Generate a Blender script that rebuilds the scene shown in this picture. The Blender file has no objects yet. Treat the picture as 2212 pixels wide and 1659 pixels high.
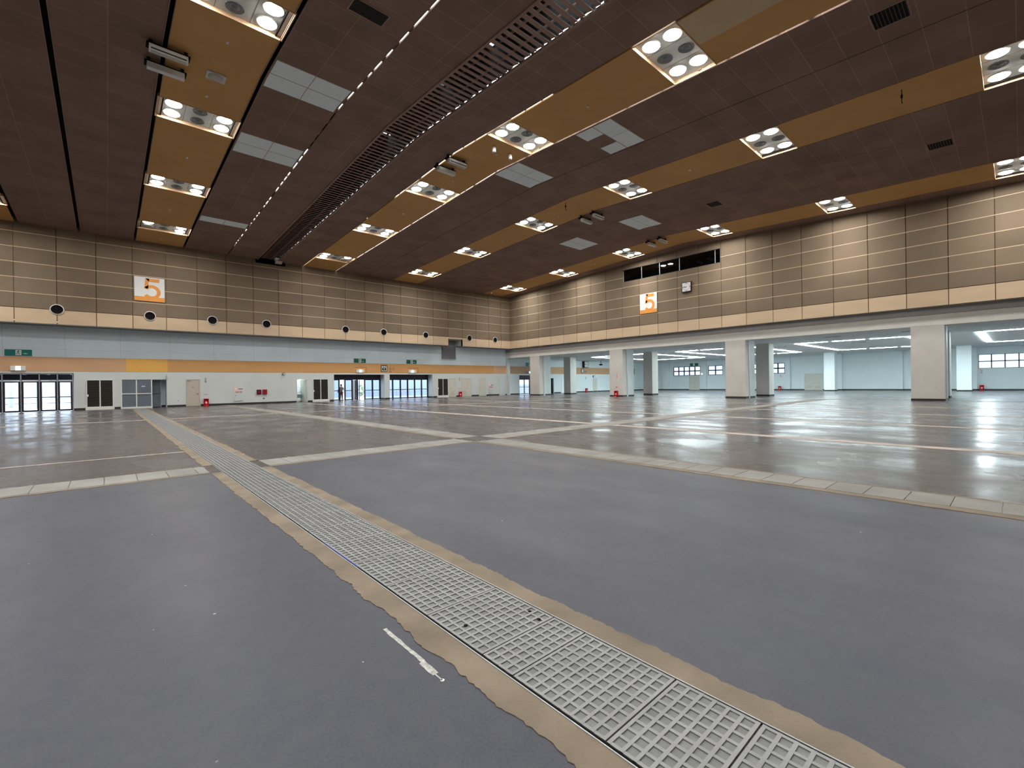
import bpy, math, random
from mathutils import Matrix, Vector
random.seed(5)
SC = bpy.context.scene
COL = SC.collection
PI = math.pi

# ------------------------------------------------------------------ materials
def nodes(name):
    m = bpy.data.materials.new(name); m.use_nodes = True
    nt = m.node_tree
    for n in list(nt.nodes): nt.nodes.remove(n)
    out = nt.nodes.new('ShaderNodeOutputMaterial')
    return m, nt, out

def lin(c):
    return tuple((v/255/12.92 if v/255 <= .04045 else ((v/255+.055)/1.055)**2.4) for v in c)

def mat(name, col, rough=.6, metal=0., var=.08, scale=3., bump=0., bscale=40., spec=.4, island=0., stretch=None):
    """procedural paint / metal: base colour broken up by two noises"""
    m, nt, out = nodes(name)
    N, L = nt.nodes.new, nt.links.new
    b = N('ShaderNodeBsdfPrincipled'); L(b.outputs[0], out.inputs[0])
    b.inputs['Roughness'].default_value = rough; b.inputs['Metallic'].default_value = metal
    b.inputs['Specular IOR Level'].default_value = spec
    tc = N('ShaderNodeTexCoord'); mp = N('ShaderNodeMapping'); L(tc.outputs['Object'], mp.inputs[0])
    if stretch: mp.inputs['Scale'].default_value = stretch
    nz = N('ShaderNodeTexNoise'); nz.inputs['Scale'].default_value = scale; nz.inputs['Detail'].default_value = 5
    L(mp.outputs[0], nz.inputs['Vector'])
    mr = N('ShaderNodeMapRange'); mr.inputs[3].default_value = 1-var; mr.inputs[4].default_value = 1+var
    mr.inputs[1].default_value = .3; mr.inputs[2].default_value = .7
    L(nz.outputs[0], mr.inputs[0])
    fac = mr.outputs[0]
    if island:
        g = N('ShaderNodeNewGeometry'); mi = N('ShaderNodeMapRange')
        mi.inputs[3].default_value = 1-island; mi.inputs[4].default_value = 1+island
        L(g.outputs['Random Per Island'], mi.inputs[0])
        mu = N('ShaderNodeMath'); mu.operation = 'MULTIPLY'; L(fac, mu.inputs[0]); L(mi.outputs[0], mu.inputs[1]); fac = mu.outputs[0]
    vm = N('ShaderNodeVectorMath'); vm.operation = 'SCALE'
    rgb = N('ShaderNodeRGB'); rgb.outputs[0].default_value = (*col, 1)
    L(rgb.outputs[0], vm.inputs[0]); L(fac, vm.inputs['Scale']); L(vm.outputs[0], b.inputs['Base Color'])
    if bump:
        n2 = N('ShaderNodeTexNoise'); n2.inputs['Scale'].default_value = bscale; n2.inputs['Detail'].default_value = 4
        L(tc.outputs['Object'], n2.inputs['Vector'])
        bp = N('ShaderNodeBump'); bp.inputs['Strength'].default_value = bump; bp.inputs['Distance'].default_value = .02
        L(n2.outputs[0], bp.inputs['Height']); L(bp.outputs[0], b.inputs['Normal'])
    return m

def emit(name, col, s):
    m, nt, out = nodes(name)
    e = nt.nodes.new('ShaderNodeEmission'); e.inputs[0].default_value = (*col, 1); e.inputs[1].default_value = s
    nt.links.new(e.outputs[0], out.inputs[0]); return m

def glass(name, tint=(.95, .98, 1.), refl=.35):
    m, nt, out = nodes(name); N, L = nt.nodes.new, nt.links.new
    t = N('ShaderNodeBsdfTransparent'); t.inputs[0].default_value = (*tint, 1)
    g = N('ShaderNodeBsdfGlossy'); g.inputs['Roughness'].default_value = .02
    f = N('ShaderNodeFresnel'); f.inputs[0].default_value = 1.5
    ge = N('ShaderNodeNewGeometry'); iv = N('ShaderNodeMath'); iv.operation = 'SUBTRACT'; iv.inputs[0].default_value = 1.; L(ge.outputs['Backfacing'], iv.inputs[1])
    fm = N('ShaderNodeMath'); fm.operation = 'MULTIPLY'; L(f.outputs[0], fm.inputs[0]); L(iv.outputs[0], fm.inputs[1])
    mx = N('ShaderNodeMixShader'); L(fm.outputs[0], mx.inputs[0]); L(t.outputs[0], mx.inputs[1]); L(g.outputs[0], mx.inputs[2])
    L(mx.outputs[0], out.inputs[0]); return m

M = {}
M['white_low'] = mat('painted wall', (.66, .71, .71), .55, var=.04, scale=.6)
M['grey_up'] = mat('blue grey painted wall', (.76, .90, .98), .6, var=.05, scale=.5)
M['annex_wall'] = mat('white annex wall', (.78, .86, .88), .5, var=.03, scale=.5)
M['annex_ceil'] = mat('annex ceiling board', (.88, .92, .93), .7, var=.03, scale=.7)
M['beam'] = mat('warm grey painted concrete', (.70, .69, .65), .6, var=.05, scale=1.2, bump=.1)
M['beam2'] = mat('grey upper beam', (.68, .67, .63), .6, var=.05, scale=1.)
M['col_dark'] = mat('warm grey column paint', (.62, .61, .57), .6, var=.04)
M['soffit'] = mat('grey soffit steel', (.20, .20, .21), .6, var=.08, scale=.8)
M['tan'] = mat('tan acoustic panel', (.215, .165, .117), .85, var=.10, scale=.35, island=.10, bump=.05, bscale=120, spec=.2)
M['beige'] = mat('beige panel', (.62, .48, .33), .75, var=.06, scale=.5, island=.06, spec=.2, stretch=(1, 1, 4))
M['seam'] = mat('pale panel seam', (.62, .49, .34), .6, var=.05)
M['groove'] = mat('dark groove', (.13, .085, .05), .9, var=.1)
M['groove_tan'] = mat('tan groove', (.19, .14, .09), .9, var=.1)
M['band_pale'] = mat('pale orange band', (.62, .38, .22), .55, var=.06, scale=.7)
M['band_gold'] = mat('bright orange band', (.80, .45, .11), .5, var=.04, scale=.7)
M['band'] = mat('orange band', (.62, .34, .13), .55, var=.05, scale=.7)
M['skirting'] = mat('dark skirting', (.035, .033, .035), .5, var=.1)
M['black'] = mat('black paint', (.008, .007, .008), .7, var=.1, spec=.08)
M['grey_seam'] = mat('faint panel seam', (.60, .68, .71), .6, var=.05)
M['fascia'] = mat('grey steel fascia', (.34, .335, .33), .6, var=.08, scale=.8)
M['dark_frame'] = mat('dark aluminium frame', (.035, .03, .045), .4, var=.1, metal=.3)
M['white_metal'] = mat('white painted metal', (.78, .79, .77), .4, var=.03)
M['galv'] = mat('galvanised steel', (.50, .55, .58), .45, metal=.25, var=.12, scale=6)
M['door_beige'] = mat('beige steel door', (.56, .51, .44), .5, var=.03)
M['door_cream'] = mat('cream steel door', (.66, .65, .58), .5, var=.03)
M['grille_dark'] = mat('dark louvre', (.055, .048, .045), .6, var=.15, scale=9)
M['chrome'] = mat('brushed chrome', (.8, .8, .8), .25, metal=1., var=.05)
M['red'] = mat('red enamel', (.72, .015, .02), .35, var=.05)
M['dark_red'] = mat('dark red enamel', (.20, .008, .016), .4, var=.1)
M['white'] = mat('white sign face', (.80, .82, .82), .5, var=.02)
M['orange_sign'] = mat('orange sign paint', (.80, .33, .07), .5, var=.03)
M['green'] = mat('green sign face', (.0, .16, .085), .4, var=.05)
M['teal'] = mat('teal sign face', (.0, .20, .18), .4, var=.05)
M['ink'] = mat('black ink', (.015, .012, .012), .6, var=.05)
M['red_ink'] = mat('red ink', (.7, .05, .03), .6, var=.05)
M['brown_ink'] = mat('brown ink', (.12, .05, .02), .6, var=.05)
M['panel_white'] = mat('white ceiling tile', (.84, .95, 1.0), .7, var=.03)
M['strip'] = mat('orange ceiling board', (.58, .34, .13), .75, var=.06, scale=.5, bump=.04, bscale=90, spec=.2)
M['strip_pale'] = mat('pale replaced ceiling board', (.60, .47, .30), .75, var=.05, scale=.5, spec=.2)
M['rim'] = mat('fixture rim', (.50, .33, .19), .5, var=.03)
M['lamp_panel'] = mat('grey lamp panel', (.62, .64, .60), .5, var=.03)
M['lamp_off'] = mat('dead lamp lens', (.5, .5, .46), .4, var=.03)
M['speaker_grille'] = mat('dark speaker grille', (.16, .18, .20), .5, var=.2, scale=30, metal=.4)
M['lamp'] = emit('lamp lens', (1., .97, .92), 102.)
M['tube'] = emit('fluorescent tube', (.84, 1., 1.02), 44.)
M['sign_light'] = emit('lit sign face', (.80, 1., .93), 1.7)
M['red_light'] = emit('red pilot lamp', (1., .22, .16), 1.6)
M['exterior'] = mat('pale plaza paving', (.62, .63, .64), .8, var=.06, scale=.8)
M['ext_wall'] = mat('pale outdoor wall', (.70, .73, .78), .7, var=.05, scale=.3)
M['ext_grey'] = mat('grey outdoor roller door', (.35, .40, .46), .7, var=.08, scale=.4)
M['ext_dark'] = mat('dark canopy underside', (.05, .05, .07), .8, var=.2, scale=2, stretch=(1, 8, 1))
M['leaf'] = mat('foliage', (.06, .17, .05), .7, var=.4, scale=5)
M['slat'] = mat('brown louvre blade', (.30, .195, .155), .6, var=.1, scale=2)
M['duct'] = mat('duct sheet metal', (.45, .42, .42), .4, metal=.5, var=.15)
M['concrete'] = mat('worn concrete kerb', (.215, .180, .135), .85, var=.24, scale=2.3, bump=.35, bscale=60)
M['concrete2'] = mat('worn block concrete', (.25, .248, .236), .8, var=.16, scale=1.6, bump=.3, bscale=60, island=.07)
M['plate'] = mat('painted cast iron grate', (.29, .305, .31), .55, var=.14, scale=3.5, bump=.1, bscale=70, metal=.1)
M['plate_low'] = mat('grate recess', (.20, .22, .215), .7, var=.18, scale=9, metal=.1)
M['pink_line'] = mat('faded joint line', (.42, .37, .335), .8, var=.15, scale=1.5, bump=.1)
M['scrape'] = mat('scraped paint', (.46, .47, .46), .8, var=.35, scale=30)
M['blue'] = mat('blue edge strip', (.03, .045, .33), .5, var=.2)
M['skin'] = mat('skin', (.30, .17, .11), .6, var=.05)
M['hair'] = mat('dark hair', (.012, .01, .01), .6, var=.1)
M['shirt'] = mat('grey shirt', (.30, .29, .30), .8, var=.1)
M['trousers'] = mat('reddish brown trousers', (.16, .05, .045), .8, var=.1)
M['bag'] = mat('black bag', (.02, .02, .022), .7, var=.1)
M['cart'] = mat('teal grey plastic', (.16, .27, .26), .5, var=.1)
M['glass'] = glass('clear glass')
M['smoke_glass'] = glass('dark glass', (.6, .64, .7))
M['frost'] = glass('bluish glass', (.45, .49, .55))
M['door_glass'] = glass('pale door glass', (.60, .66, .74))
M['lintel'] = mat('pale painted lintel', (.84, .84, .80), .6, var=.04, scale=1.2)
M['grey_glass'] = mat('grey blue door panel', (.15, .19, .23), .22, var=.15, scale=1.2, spec=.6)
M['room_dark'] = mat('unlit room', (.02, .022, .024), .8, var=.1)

def ceiling_mat():
    m, nt, out = nodes('brown ceiling tile'); N, L = nt.nodes.new, nt.links.new
    b = N('ShaderNodeBsdfPrincipled'); L(b.outputs[0], out.inputs[0]); b.inputs['Roughness'].default_value = .85
    b.inputs['Specular IOR Level'].default_value = .15
    tc = N('ShaderNodeTexCoord'); mp = N('ShaderNodeMapping'); L(tc.outputs['Object'], mp.inputs[0])
    mp.inputs['Location'].default_value = (-.15, 0, 0)
    br = N('ShaderNodeTexBrick'); L(mp.outputs[0], br.inputs['Vector'])
    br.offset = 0.; br.inputs['Scale'].default_value = 1.; br.inputs['Brick Width'].default_value = 1.5; br.inputs['Row Height'].default_value = 1.
    br.inputs['Mortar Size'].default_value = .012; br.inputs['Mortar Smooth'].default_value = .3
    br.inputs['Color1'].default_value = (.235, .158, .125, 1); br.inputs['Color2'].default_value = (.265, .18, .142, 1)
    br.inputs['Mortar'].default_value = (.40, .275, .19, 1)
    nz = N('ShaderNodeTexNoise'); nz.inputs['Scale'].default_value = .6; nz.inputs['Detail'].default_value = 6; L(tc.outputs['Object'], nz.inputs['Vector'])
    mr = N('ShaderNodeMapRange'); mr.inputs[1].default_value = .3; mr.inputs[2].default_value = .7; mr.inputs[3].default_value = .88; mr.inputs[4].default_value = 1.12
    L(nz.outputs[0], mr.inputs[0])
    vm = N('ShaderNodeVectorMath'); vm.operation = 'SCALE'; L(br.outputs['Color'], vm.inputs[0]); L(mr.outputs[0], vm.inputs['Scale'])
    L(vm.outputs[0], b.inputs['Base Color']); return m
M['ceil'] = ceiling_mat()

def floor_mat():
    m, nt, out = nodes('worn dark floor'); N, L = nt.nodes.new, nt.links.new
    b = N('ShaderNodeBsdfPrincipled'); L(b.outputs[0], out.inputs[0])
    b.inputs['Specular IOR Level'].default_value = .32
    tc = N('ShaderNodeTexCoord'); O = tc.outputs['Object']
    def noise(scale, det=5, st=None):
        v = O
        if st:
            mp = N('ShaderNodeMapping'); mp.inputs['Scale'].default_value = st; L(O, mp.inputs[0]); v = mp.outputs[0]
        n = N('ShaderNodeTexNoise'); n.inputs['Scale'].default_value = scale; n.inputs['Detail'].default_value = det
        L(v, n.inputs['Vector']); return n.outputs[0]
    def rng(x, a, c, lo, hi):
        r = N('ShaderNodeMapRange'); r.inputs[1].default_value = a; r.inputs[2].default_value = c; r.inputs[3].default_value = lo; r.inputs[4].default_value = hi
        L(x, r.inputs[0]); return r.outputs[0]
    def mixc(f, a, c):
        x = N('ShaderNodeMix'); x.data_type = 'RGBA'
        if isinstance(f, float): x.inputs[0].default_value = f
        else: L(f, x.inputs[0])
        for s, v in ((6, a), (7, c)):
            if isinstance(v, tuple): x.inputs[s].default_value = (*v, 1)
            else: L(v, x.inputs[s])
        return x.outputs[2]
    big = rng(noise(.16, 4), .35, .65, 0, 1)
    fine = rng(noise(9, 6), .25, .75, 0, 1)
    sx = N('ShaderNodeSeparateXYZ'); L(O, sx.inputs[0])
    def step(sock, edge):
        return rng(sock, edge-.06, edge+.06, 0, 1)
    zx, zy = step(sx.outputs[0], 7.1), step(sx.outputs[1], 9.46)
    zm = N('ShaderNodeMath'); zm.operation = 'MAXIMUM'; L(zx, zm.inputs[0]); L(zy, zm.inputs[1]); zone = zm.outputs[0]
    c = mixc(zone, mixc(big, (.042, .050, .074), (.054, .061, .080)), mixc(big, (.066, .059, .058), (.080, .069, .066)))
    c = mixc(rng(noise(2.2, 6, (1, .25, 1)), .35, .85, 0., .4), c, (.070, .072, .086))
    c = mixc(rng(fine, 0, 1, 0, .16), c, (.15, .155, .175))
    c = mixc(rng(noise(70, 3), .3, .7, 0, .25), c, (.13, .135, .155))
    # paint specks
    vo = N('ShaderNodeTexVoronoi'); vo.inputs['Scale'].default_value = 2.6; L(O, vo.inputs['Vector'])
    sp = rng(vo.outputs['Distance'], .018, .026, 1, 0)
    c = mixc(sp, c, (.50, .50, .50))
    vo2 = N('ShaderNodeTexVoronoi'); vo2.inputs['Scale'].default_value = 4.3; L(O, vo2.inputs['Vector'])
    g2 = N('ShaderNodeMath'); g2.operation = 'MULTIPLY'; L(rng(vo2.outputs['Distance'], .016, .03, .8, 0), g2.inputs[0]); L(rng(noise(.8, 3), .48, .55, 0, 1), g2.inputs[1])
    c = mixc(g2.outputs[0], c, (.42, .42, .42))
    L(c, b.inputs['Base Color'])
    # worn sheen: polished patches among dull ones
    br = N('ShaderNodeTexBrick'); L(O, br.inputs['Vector']); br.inputs['Scale'].default_value = .62; br.inputs['Brick Width'].default_value = 1.1; br.inputs['Row Height'].default_value = .6
    br.inputs['Color1'].default_value = (0, 0, 0, 1); br.inputs['Color2'].default_value = (1, 1, 1, 1); br.inputs['Mortar'].default_value = (1, 1, 1, 1); br.inputs['Mortar Size'].default_value = .0
    pn = noise(.9, 5, (1, .55, 1))
    ad = N('ShaderNodeMath'); ad.operation = 'MULTIPLY_ADD'; L(br.outputs['Color'], ad.inputs[0]); ad.inputs[1].default_value = .0; L(pn, ad.inputs[2])
    rz = N('ShaderNodeMix'); rz.data_type = 'FLOAT'; L(zone, rz.inputs[0]); L(rng(ad.outputs[0], .38, .72, .40, .55), rz.inputs[2]); L(rng(ad.outputs[0], .36, .70, .17, .38), rz.inputs[3])
    L(rz.outputs[0], b.inputs['Roughness'])
    bp = N('ShaderNodeBump'); bp.inputs['Strength'].default_value = .12; bp.inputs['Distance'].default_value = .02
    hn = N('ShaderNodeMath'); hn.operation = 'ADD'; L(noise(1.3, 3), hn.inputs[0])
    h2 = N('ShaderNodeMath'); h2.operation = 'MULTIPLY'; L(fine, h2.inputs[0]); h2.inputs[1].default_value = .05; L(h2.outputs[0], hn.inputs[1])
    L(hn.outputs[0], bp.inputs['Height']); L(bp.outputs[0], b.inputs['Normal'])
    return m
M['floor'] = floor_mat()

# ------------------------------------------------------------------ mesh builder
class MB:
    def __init__(s): s.v = []; s.f = []; s.m = []; s.sm = []; s.mats = []
    def mi(s, m):
        if m not in s.mats: s.mats.append(m)
        return s.mats.index(m)
    def poly(s, pts, m, flip=False, smooth=False):
        i = len(s.v); s.v += [tuple(p) for p in pts]; idx = list(range(i, i+len(pts)))
        s.f.append(idx[::-1] if flip else idx); s.m.append(s.mi(m)); s.sm.append(smooth)
    def hexa(s, p, m):
        i = len(s.v); s.v += [tuple(q) for q in p]; k = s.mi(m)
        for q in ((3, 2, 1, 0), (4, 5, 6, 7), (0, 1, 5, 4), (1, 2, 6, 5), (2, 3, 7, 6), (3, 0, 4, 7)):
            s.f.append([i+a for a in q]); s.m.append(k); s.sm.append(False)
    def box(s, x0, x1, y0, y1, z0, z1, m):
        s.hexa([(x0, y0, z0), (x1, y0, z0), (x1, y1, z0), (x0, y1, z0), (x0, y0, z1), (x1, y0, z1), (x1, y1, z1), (x0, y1, z1)], m); return s
    def frame(s, x0, x1, z0, z1, y0, y1, t, m):      # rectangular frame in the xz plane
        s.box(x0, x0+t, y0, y1, z0, z1, m); s.box(x1-t, x1, y0, y1, z0, z1, m)
        s.box(x0+t, x1-t, y0, y1, z1-t, z1, m); s.box(x0+t, x1-t, y0, y1, z0, z0+t, m); return s
    def lathe(s, c, ax, prof, m, n=24, caps=True):  # prof: (radius, height) along axis ax
        rings = []
        for r, h in prof:
            ring = []
            for k in range(n):
                a = 2*PI*k/n; u, w = r*math.cos(a), r*math.sin(a)
                p = {'z': (u, w, h), 'y': (u, h, w), 'x': (h, u, w)}[ax]
                ring.append(len(s.v)); s.v.append((c[0]+p[0], c[1]+p[1], c[2]+p[2]))
            rings.append(ring)
        k = s.mi(m); fl = ax == 'y'
        for a, b in zip(rings, rings[1:]):
            for j in range(n):
                q = [a[j], a[(j+1) % n], b[(j+1) % n], b[j]]
                s.f.append(q[::-1] if fl else q); s.m.append(k); s.sm.append(True)
        if caps:
            s.f.append(rings[0] if fl else rings[0][::-1]); s.m.append(k); s.sm.append(False)
            s.f.append(rings[-1][::-1] if fl else rings[-1]); s.m.append(k); s.sm.append(False)
        return s
    def prism(s, pts, y0, y1, m):      # polygon of (x,z), extruded y0..y1
        a = [(x, y0, z) for x, z in pts]; b = [(x, y1, z) for x, z in pts]
        s.poly(a, m); s.poly(b, m, True)
        for i in range(len(pts)):
            j = (i+1) % len(pts); s.poly([a[j], a[i], b[i], b[j]], m)
        return s
    def build(s, name, parent=None, origin=None):
        me = bpy.data.meshes.new(name)
        o = origin
        if o is None and parent is not None:
            o = parent.location.copy()
            if parent.parent: o = o + parent.parent.location
        o = Vector(o) if o is not None else Vector((0, 0, 0))
        me.from_pydata([(Vector(v)-o) for v in s.v], [], s.f)
        for m in s.mats: me.materials.append(m)
        me.polygons.foreach_set('material_index', s.m); me.polygons.foreach_set('use_smooth', s.sm); me.update()
        ob = bpy.data.objects.new(name, me); COL.objects.link(ob)
        if parent is not None: ob.parent = parent
        elif origin is not None: ob.location = o
        return ob

def thing(name, label, cat, loc, group=None):
    o = bpy.data.objects.new(name, None); COL.objects.link(o); o.location = loc; o.empty_display_size = .2
    o['label'] = label; o['category'] = cat
    if group: o['group'] = group
    return o
def tag(o, label, cat, group=None):
    o['label'] = label; o['category'] = cat
    if group: o['group'] = group
    return o
def struct(o):
    o['kind'] = 'structure'; return o
def dup(root, loc, label=None, rot=None):
    r = root.copy(); COL.objects.link(r); r.location = loc
    if rot is not None: r.rotation_euler = rot
    if label: r['label'] = label
    for ch in list(root.children):
        c = ch.copy(); COL.objects.link(c); c.parent = r
        for g in list(ch.children):
            d = g.copy(); COL.objects.link(d); d.parent = c
    return r
def text(name, s, size, m, parent, loc, rot, ex=.004, sx=1.):
    cu = bpy.data.curves.new(name, 'FONT'); cu.body = s; cu.size = size; cu.extrude = ex; cu.align_x = 'CENTER'; cu.align_y = 'CENTER'
    t = bpy.data.objects.new(name, cu); COL.objects.link(t)
    bpy.context.view_layer.update()
    me = bpy.data.meshes.new_from_object(t.evaluated_get(bpy.context.evaluated_depsgraph_get()))
    bpy.data.objects.remove(t); bpy.data.curves.remove(cu)
    me.materials.clear(); me.materials.append(m)
    o = bpy.data.objects.new(name, me); COL.objects.link(o)
    o.parent = parent; o.location = Vector(loc)-(parent.location if parent else Vector()); o.rotation_euler = rot; o.scale = (sx, 1, 1)
    return o
RL = (PI/2, 0, 0)            # text on the left wall, read from -y
RR = (PI/2, 0, -PI/2)        # text on the right wall, read from -x

# ------------------------------------------------------------------ hall dimensions
YU, YL = 44.0, 45.4          # upper and lower face of the long left wall
XU, XC = 39.0, 39.5          # upper face of the right wall, face of its columns
XB = 73.0                    # back wall of the annex
XE, YN, YS = -12.35, -6.0, -14.0
RY, RZ, S1, S2 = 19.5, 13.54, .0372, .047
def zc(y): return RZ-(S1*(y-RY) if y > RY else S2*(RY-y))

# ---- floor
f = MB(); f.poly([(XE-1, YS-1, 0), (XB+1, YS-1, 0), (XB+1, YL+2.6, 0), (XE-1, YL+2.6, 0)], M['floor'])
struct(f.build('floor'))
g = MB(); g.box(-300, 400, -300, 400, -.5, -.06, M['exterior']); struct(g.build('floor_outdoor'))

# ---- ceiling slabs between the slots
def slab(mb, x0, x1, y0, y1, m, t=.06):
    cuts = [y0]+([RY] if y0 < RY < y1 else [])+[y1]
    for a, b in zip(cuts, cuts[1:]):
        mb.hexa([(x0, a, zc(a)), (x1, a, zc(a)), (x1, b, zc(b)), (x0, b, zc(b)), (x0, a, zc(a)+t), (x1, a, zc(a)+t), (x1, b, zc(b)+t), (x0, b, zc(b)+t)], m)
XG = [XE, -7.35, -4.35, -1.35, 1.65, 4.65, 7.65, 9.85, 11.45, 13.65, 16.65, 19.65, 22.65, 25.65, 28.65, 31.65, 34.65, 37.65, XU+.05]
half = {-7.35: .02, -4.35: .09, -1.35: .09, 1.65: .075, 4.65: .075, 7.65: .035, 9.85: 0, 11.45: 0, 13.65: .045, 16.65: .045, 19.65: .022, 22.65: .02, 25.65: .022, 28.65: .012, 31.65: .012, 34.65: .015, 37.65: .02}
STRIPS = [1.65, 13.65, 22.65, 34.65]
FY = [0, 8, 16, 24, 32, 40]; FH = .82
whites = [(4.65, 18, 20, 'white'), (4.65, 24, 26, 'white'), (4.65, 36, 37, 'row'), (16.65, 12, 14, 'gap'), (16.65, 18, 20, 'white'), (28.65, 18, 20, 'white'), (28.65, 24, 26, 'white')]
vents = [(5.75, 6.83, 13.3, 13.85), (17.8, 18.66, 2.17, 3.03), (29.7, 30.5, 2.05, 2.92), (29.86, 30.7, 13.08, 13.86)]
for i in range(len(XG)-1):
    x0, x1 = XG[i]+half.get(XG[i], 0), XG[i+1]-half.get(XG[i+1], 0)
    if XG[i] == 9.85: continue
    mb = MB()
    if XG[i] in STRIPS or XG[i] == -7.35:
        y = YN
        for fy in FY:
            slab(mb, x0, x1, y, fy+.05-FH, M['strip']); y = fy+.05+FH
        slab(mb, x0, x1, y, YU+.05, M['strip'])
    else:
        slab(mb, x0, x1, YN, YU+.05, M['ceil'])
    struct(mb.build('ceiling'))
# pale board beside the first lamp panel of the second strip
pb = MB(); slab(pb, 13.72, 15.2, 1.0, 7.2, M['strip_pale'], -.006); struct(pb.build('ceiling_patch'))
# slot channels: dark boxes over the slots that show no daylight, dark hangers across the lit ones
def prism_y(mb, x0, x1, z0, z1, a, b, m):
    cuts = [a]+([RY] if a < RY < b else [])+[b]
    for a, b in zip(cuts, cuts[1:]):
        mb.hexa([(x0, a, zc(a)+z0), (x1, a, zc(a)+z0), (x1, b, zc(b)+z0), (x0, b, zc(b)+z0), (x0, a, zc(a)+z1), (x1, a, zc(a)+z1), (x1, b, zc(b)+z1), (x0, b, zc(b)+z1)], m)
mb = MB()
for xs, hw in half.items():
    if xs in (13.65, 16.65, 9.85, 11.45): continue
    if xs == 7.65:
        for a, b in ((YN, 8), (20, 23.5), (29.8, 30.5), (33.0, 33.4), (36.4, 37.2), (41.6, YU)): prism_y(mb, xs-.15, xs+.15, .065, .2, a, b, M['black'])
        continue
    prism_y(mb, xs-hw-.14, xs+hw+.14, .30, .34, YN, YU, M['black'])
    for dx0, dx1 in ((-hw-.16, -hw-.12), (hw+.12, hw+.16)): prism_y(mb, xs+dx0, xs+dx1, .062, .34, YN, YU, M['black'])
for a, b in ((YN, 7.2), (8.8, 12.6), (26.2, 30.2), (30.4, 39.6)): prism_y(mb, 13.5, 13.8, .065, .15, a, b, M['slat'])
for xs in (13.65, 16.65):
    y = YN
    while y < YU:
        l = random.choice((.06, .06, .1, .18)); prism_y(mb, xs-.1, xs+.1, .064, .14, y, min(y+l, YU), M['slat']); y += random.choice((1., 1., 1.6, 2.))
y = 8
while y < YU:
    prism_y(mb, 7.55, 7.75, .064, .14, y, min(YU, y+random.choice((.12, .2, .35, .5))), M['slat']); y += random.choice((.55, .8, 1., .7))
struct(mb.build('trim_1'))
# thin bright metal edges of the slots
mb = MB()
for xs in (1.65, 4.65, -1.35):
    for sgn in (-1, 1):
        for a, b in ((YN, RY), (RY, YU)):
            xa = xs+sgn*half[xs]; 
            mb.hexa([(xa-.012, a, zc(a)-.02), (xa+.012, a, zc(a)-.02), (xa+.012, b, zc(b)-.02), (xa-.012, b, zc(b)-.02), (xa-.012, a, zc(a)), (xa+.012, a, zc(a)), (xa+.012, b, zc(b)), (xa-.012, b, zc(b))], M['slat'])
struct(mb.build('trim_2'))
# sprung specks of hangers inside the dark slots
# ---- louvre strip with an attic over it
lv = thing('ceiling_louver', 'long brown louvre strip with open blades running across the ceiling', 'louver', (10.65, RY, RZ))
mb = MB()
for xa in (9.85, 11.45):
    for a, b in ((YN, RY), (RY, YU)):
        w = .05
        mb.hexa([(xa-w, a, zc(a)-.05), (xa+w, a, zc(a)-.05), (xa+w, b, zc(b)-.05), (xa-w, b, zc(b)-.05), (xa-w, a, zc(a)+.03), (xa+w, a, zc(a)+.03), (xa+w, b, zc(b)+.03), (xa-w, b, zc(b)+.03)], M['slat'])
mb.build('frame', lv)
mb = MB(); y = YN+.3
while y < YU-.1:
    z = zc(y)
    mb.hexa([(9.9, y-.12, z+.02), (11.4, y-.12, z+.02), (11.4, y+.08, z+.07), (9.9, y+.08, z+.07), (9.9, y-.13, z+.045), (11.4, y-.13, z+.045), (11.4, y+.07, z+.095), (9.9, y+.07, z+.095)], M['slat'])
    y += .31
mb.build('blades', lv)
mb = MB()
for xr in (10.3, 10.95):
    for a, b in ((YN, RY), (RY, YU)):
        mb.hexa([(xr-.03, a, zc(a)+.13), (xr+.03, a, zc(a)+.13), (xr+.03, b, zc(b)+.13), (xr-.03, b, zc(b)+.13), (xr-.03, a, zc(a)+.2), (xr+.03, a, zc(a)+.2), (xr+.03, b, zc(b)+.2), (xr-.03, b, zc(b)+.2)], M['slat'])
mb.build('rails', lv)
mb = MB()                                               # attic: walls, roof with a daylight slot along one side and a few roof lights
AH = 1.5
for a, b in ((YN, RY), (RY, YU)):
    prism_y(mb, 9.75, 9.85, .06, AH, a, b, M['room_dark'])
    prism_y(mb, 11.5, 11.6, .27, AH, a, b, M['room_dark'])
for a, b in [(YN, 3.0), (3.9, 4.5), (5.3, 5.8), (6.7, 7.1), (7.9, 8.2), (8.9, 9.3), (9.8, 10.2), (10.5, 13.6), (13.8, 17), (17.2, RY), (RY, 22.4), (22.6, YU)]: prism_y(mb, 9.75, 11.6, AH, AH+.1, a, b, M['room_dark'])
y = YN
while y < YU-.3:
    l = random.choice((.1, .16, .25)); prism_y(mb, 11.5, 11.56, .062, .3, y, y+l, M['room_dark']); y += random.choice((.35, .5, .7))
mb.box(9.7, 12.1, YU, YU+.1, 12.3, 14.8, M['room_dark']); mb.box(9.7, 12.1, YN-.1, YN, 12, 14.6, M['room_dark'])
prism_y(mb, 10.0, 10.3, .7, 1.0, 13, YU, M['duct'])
struct(mb.build('ceiling_attic'))

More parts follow.
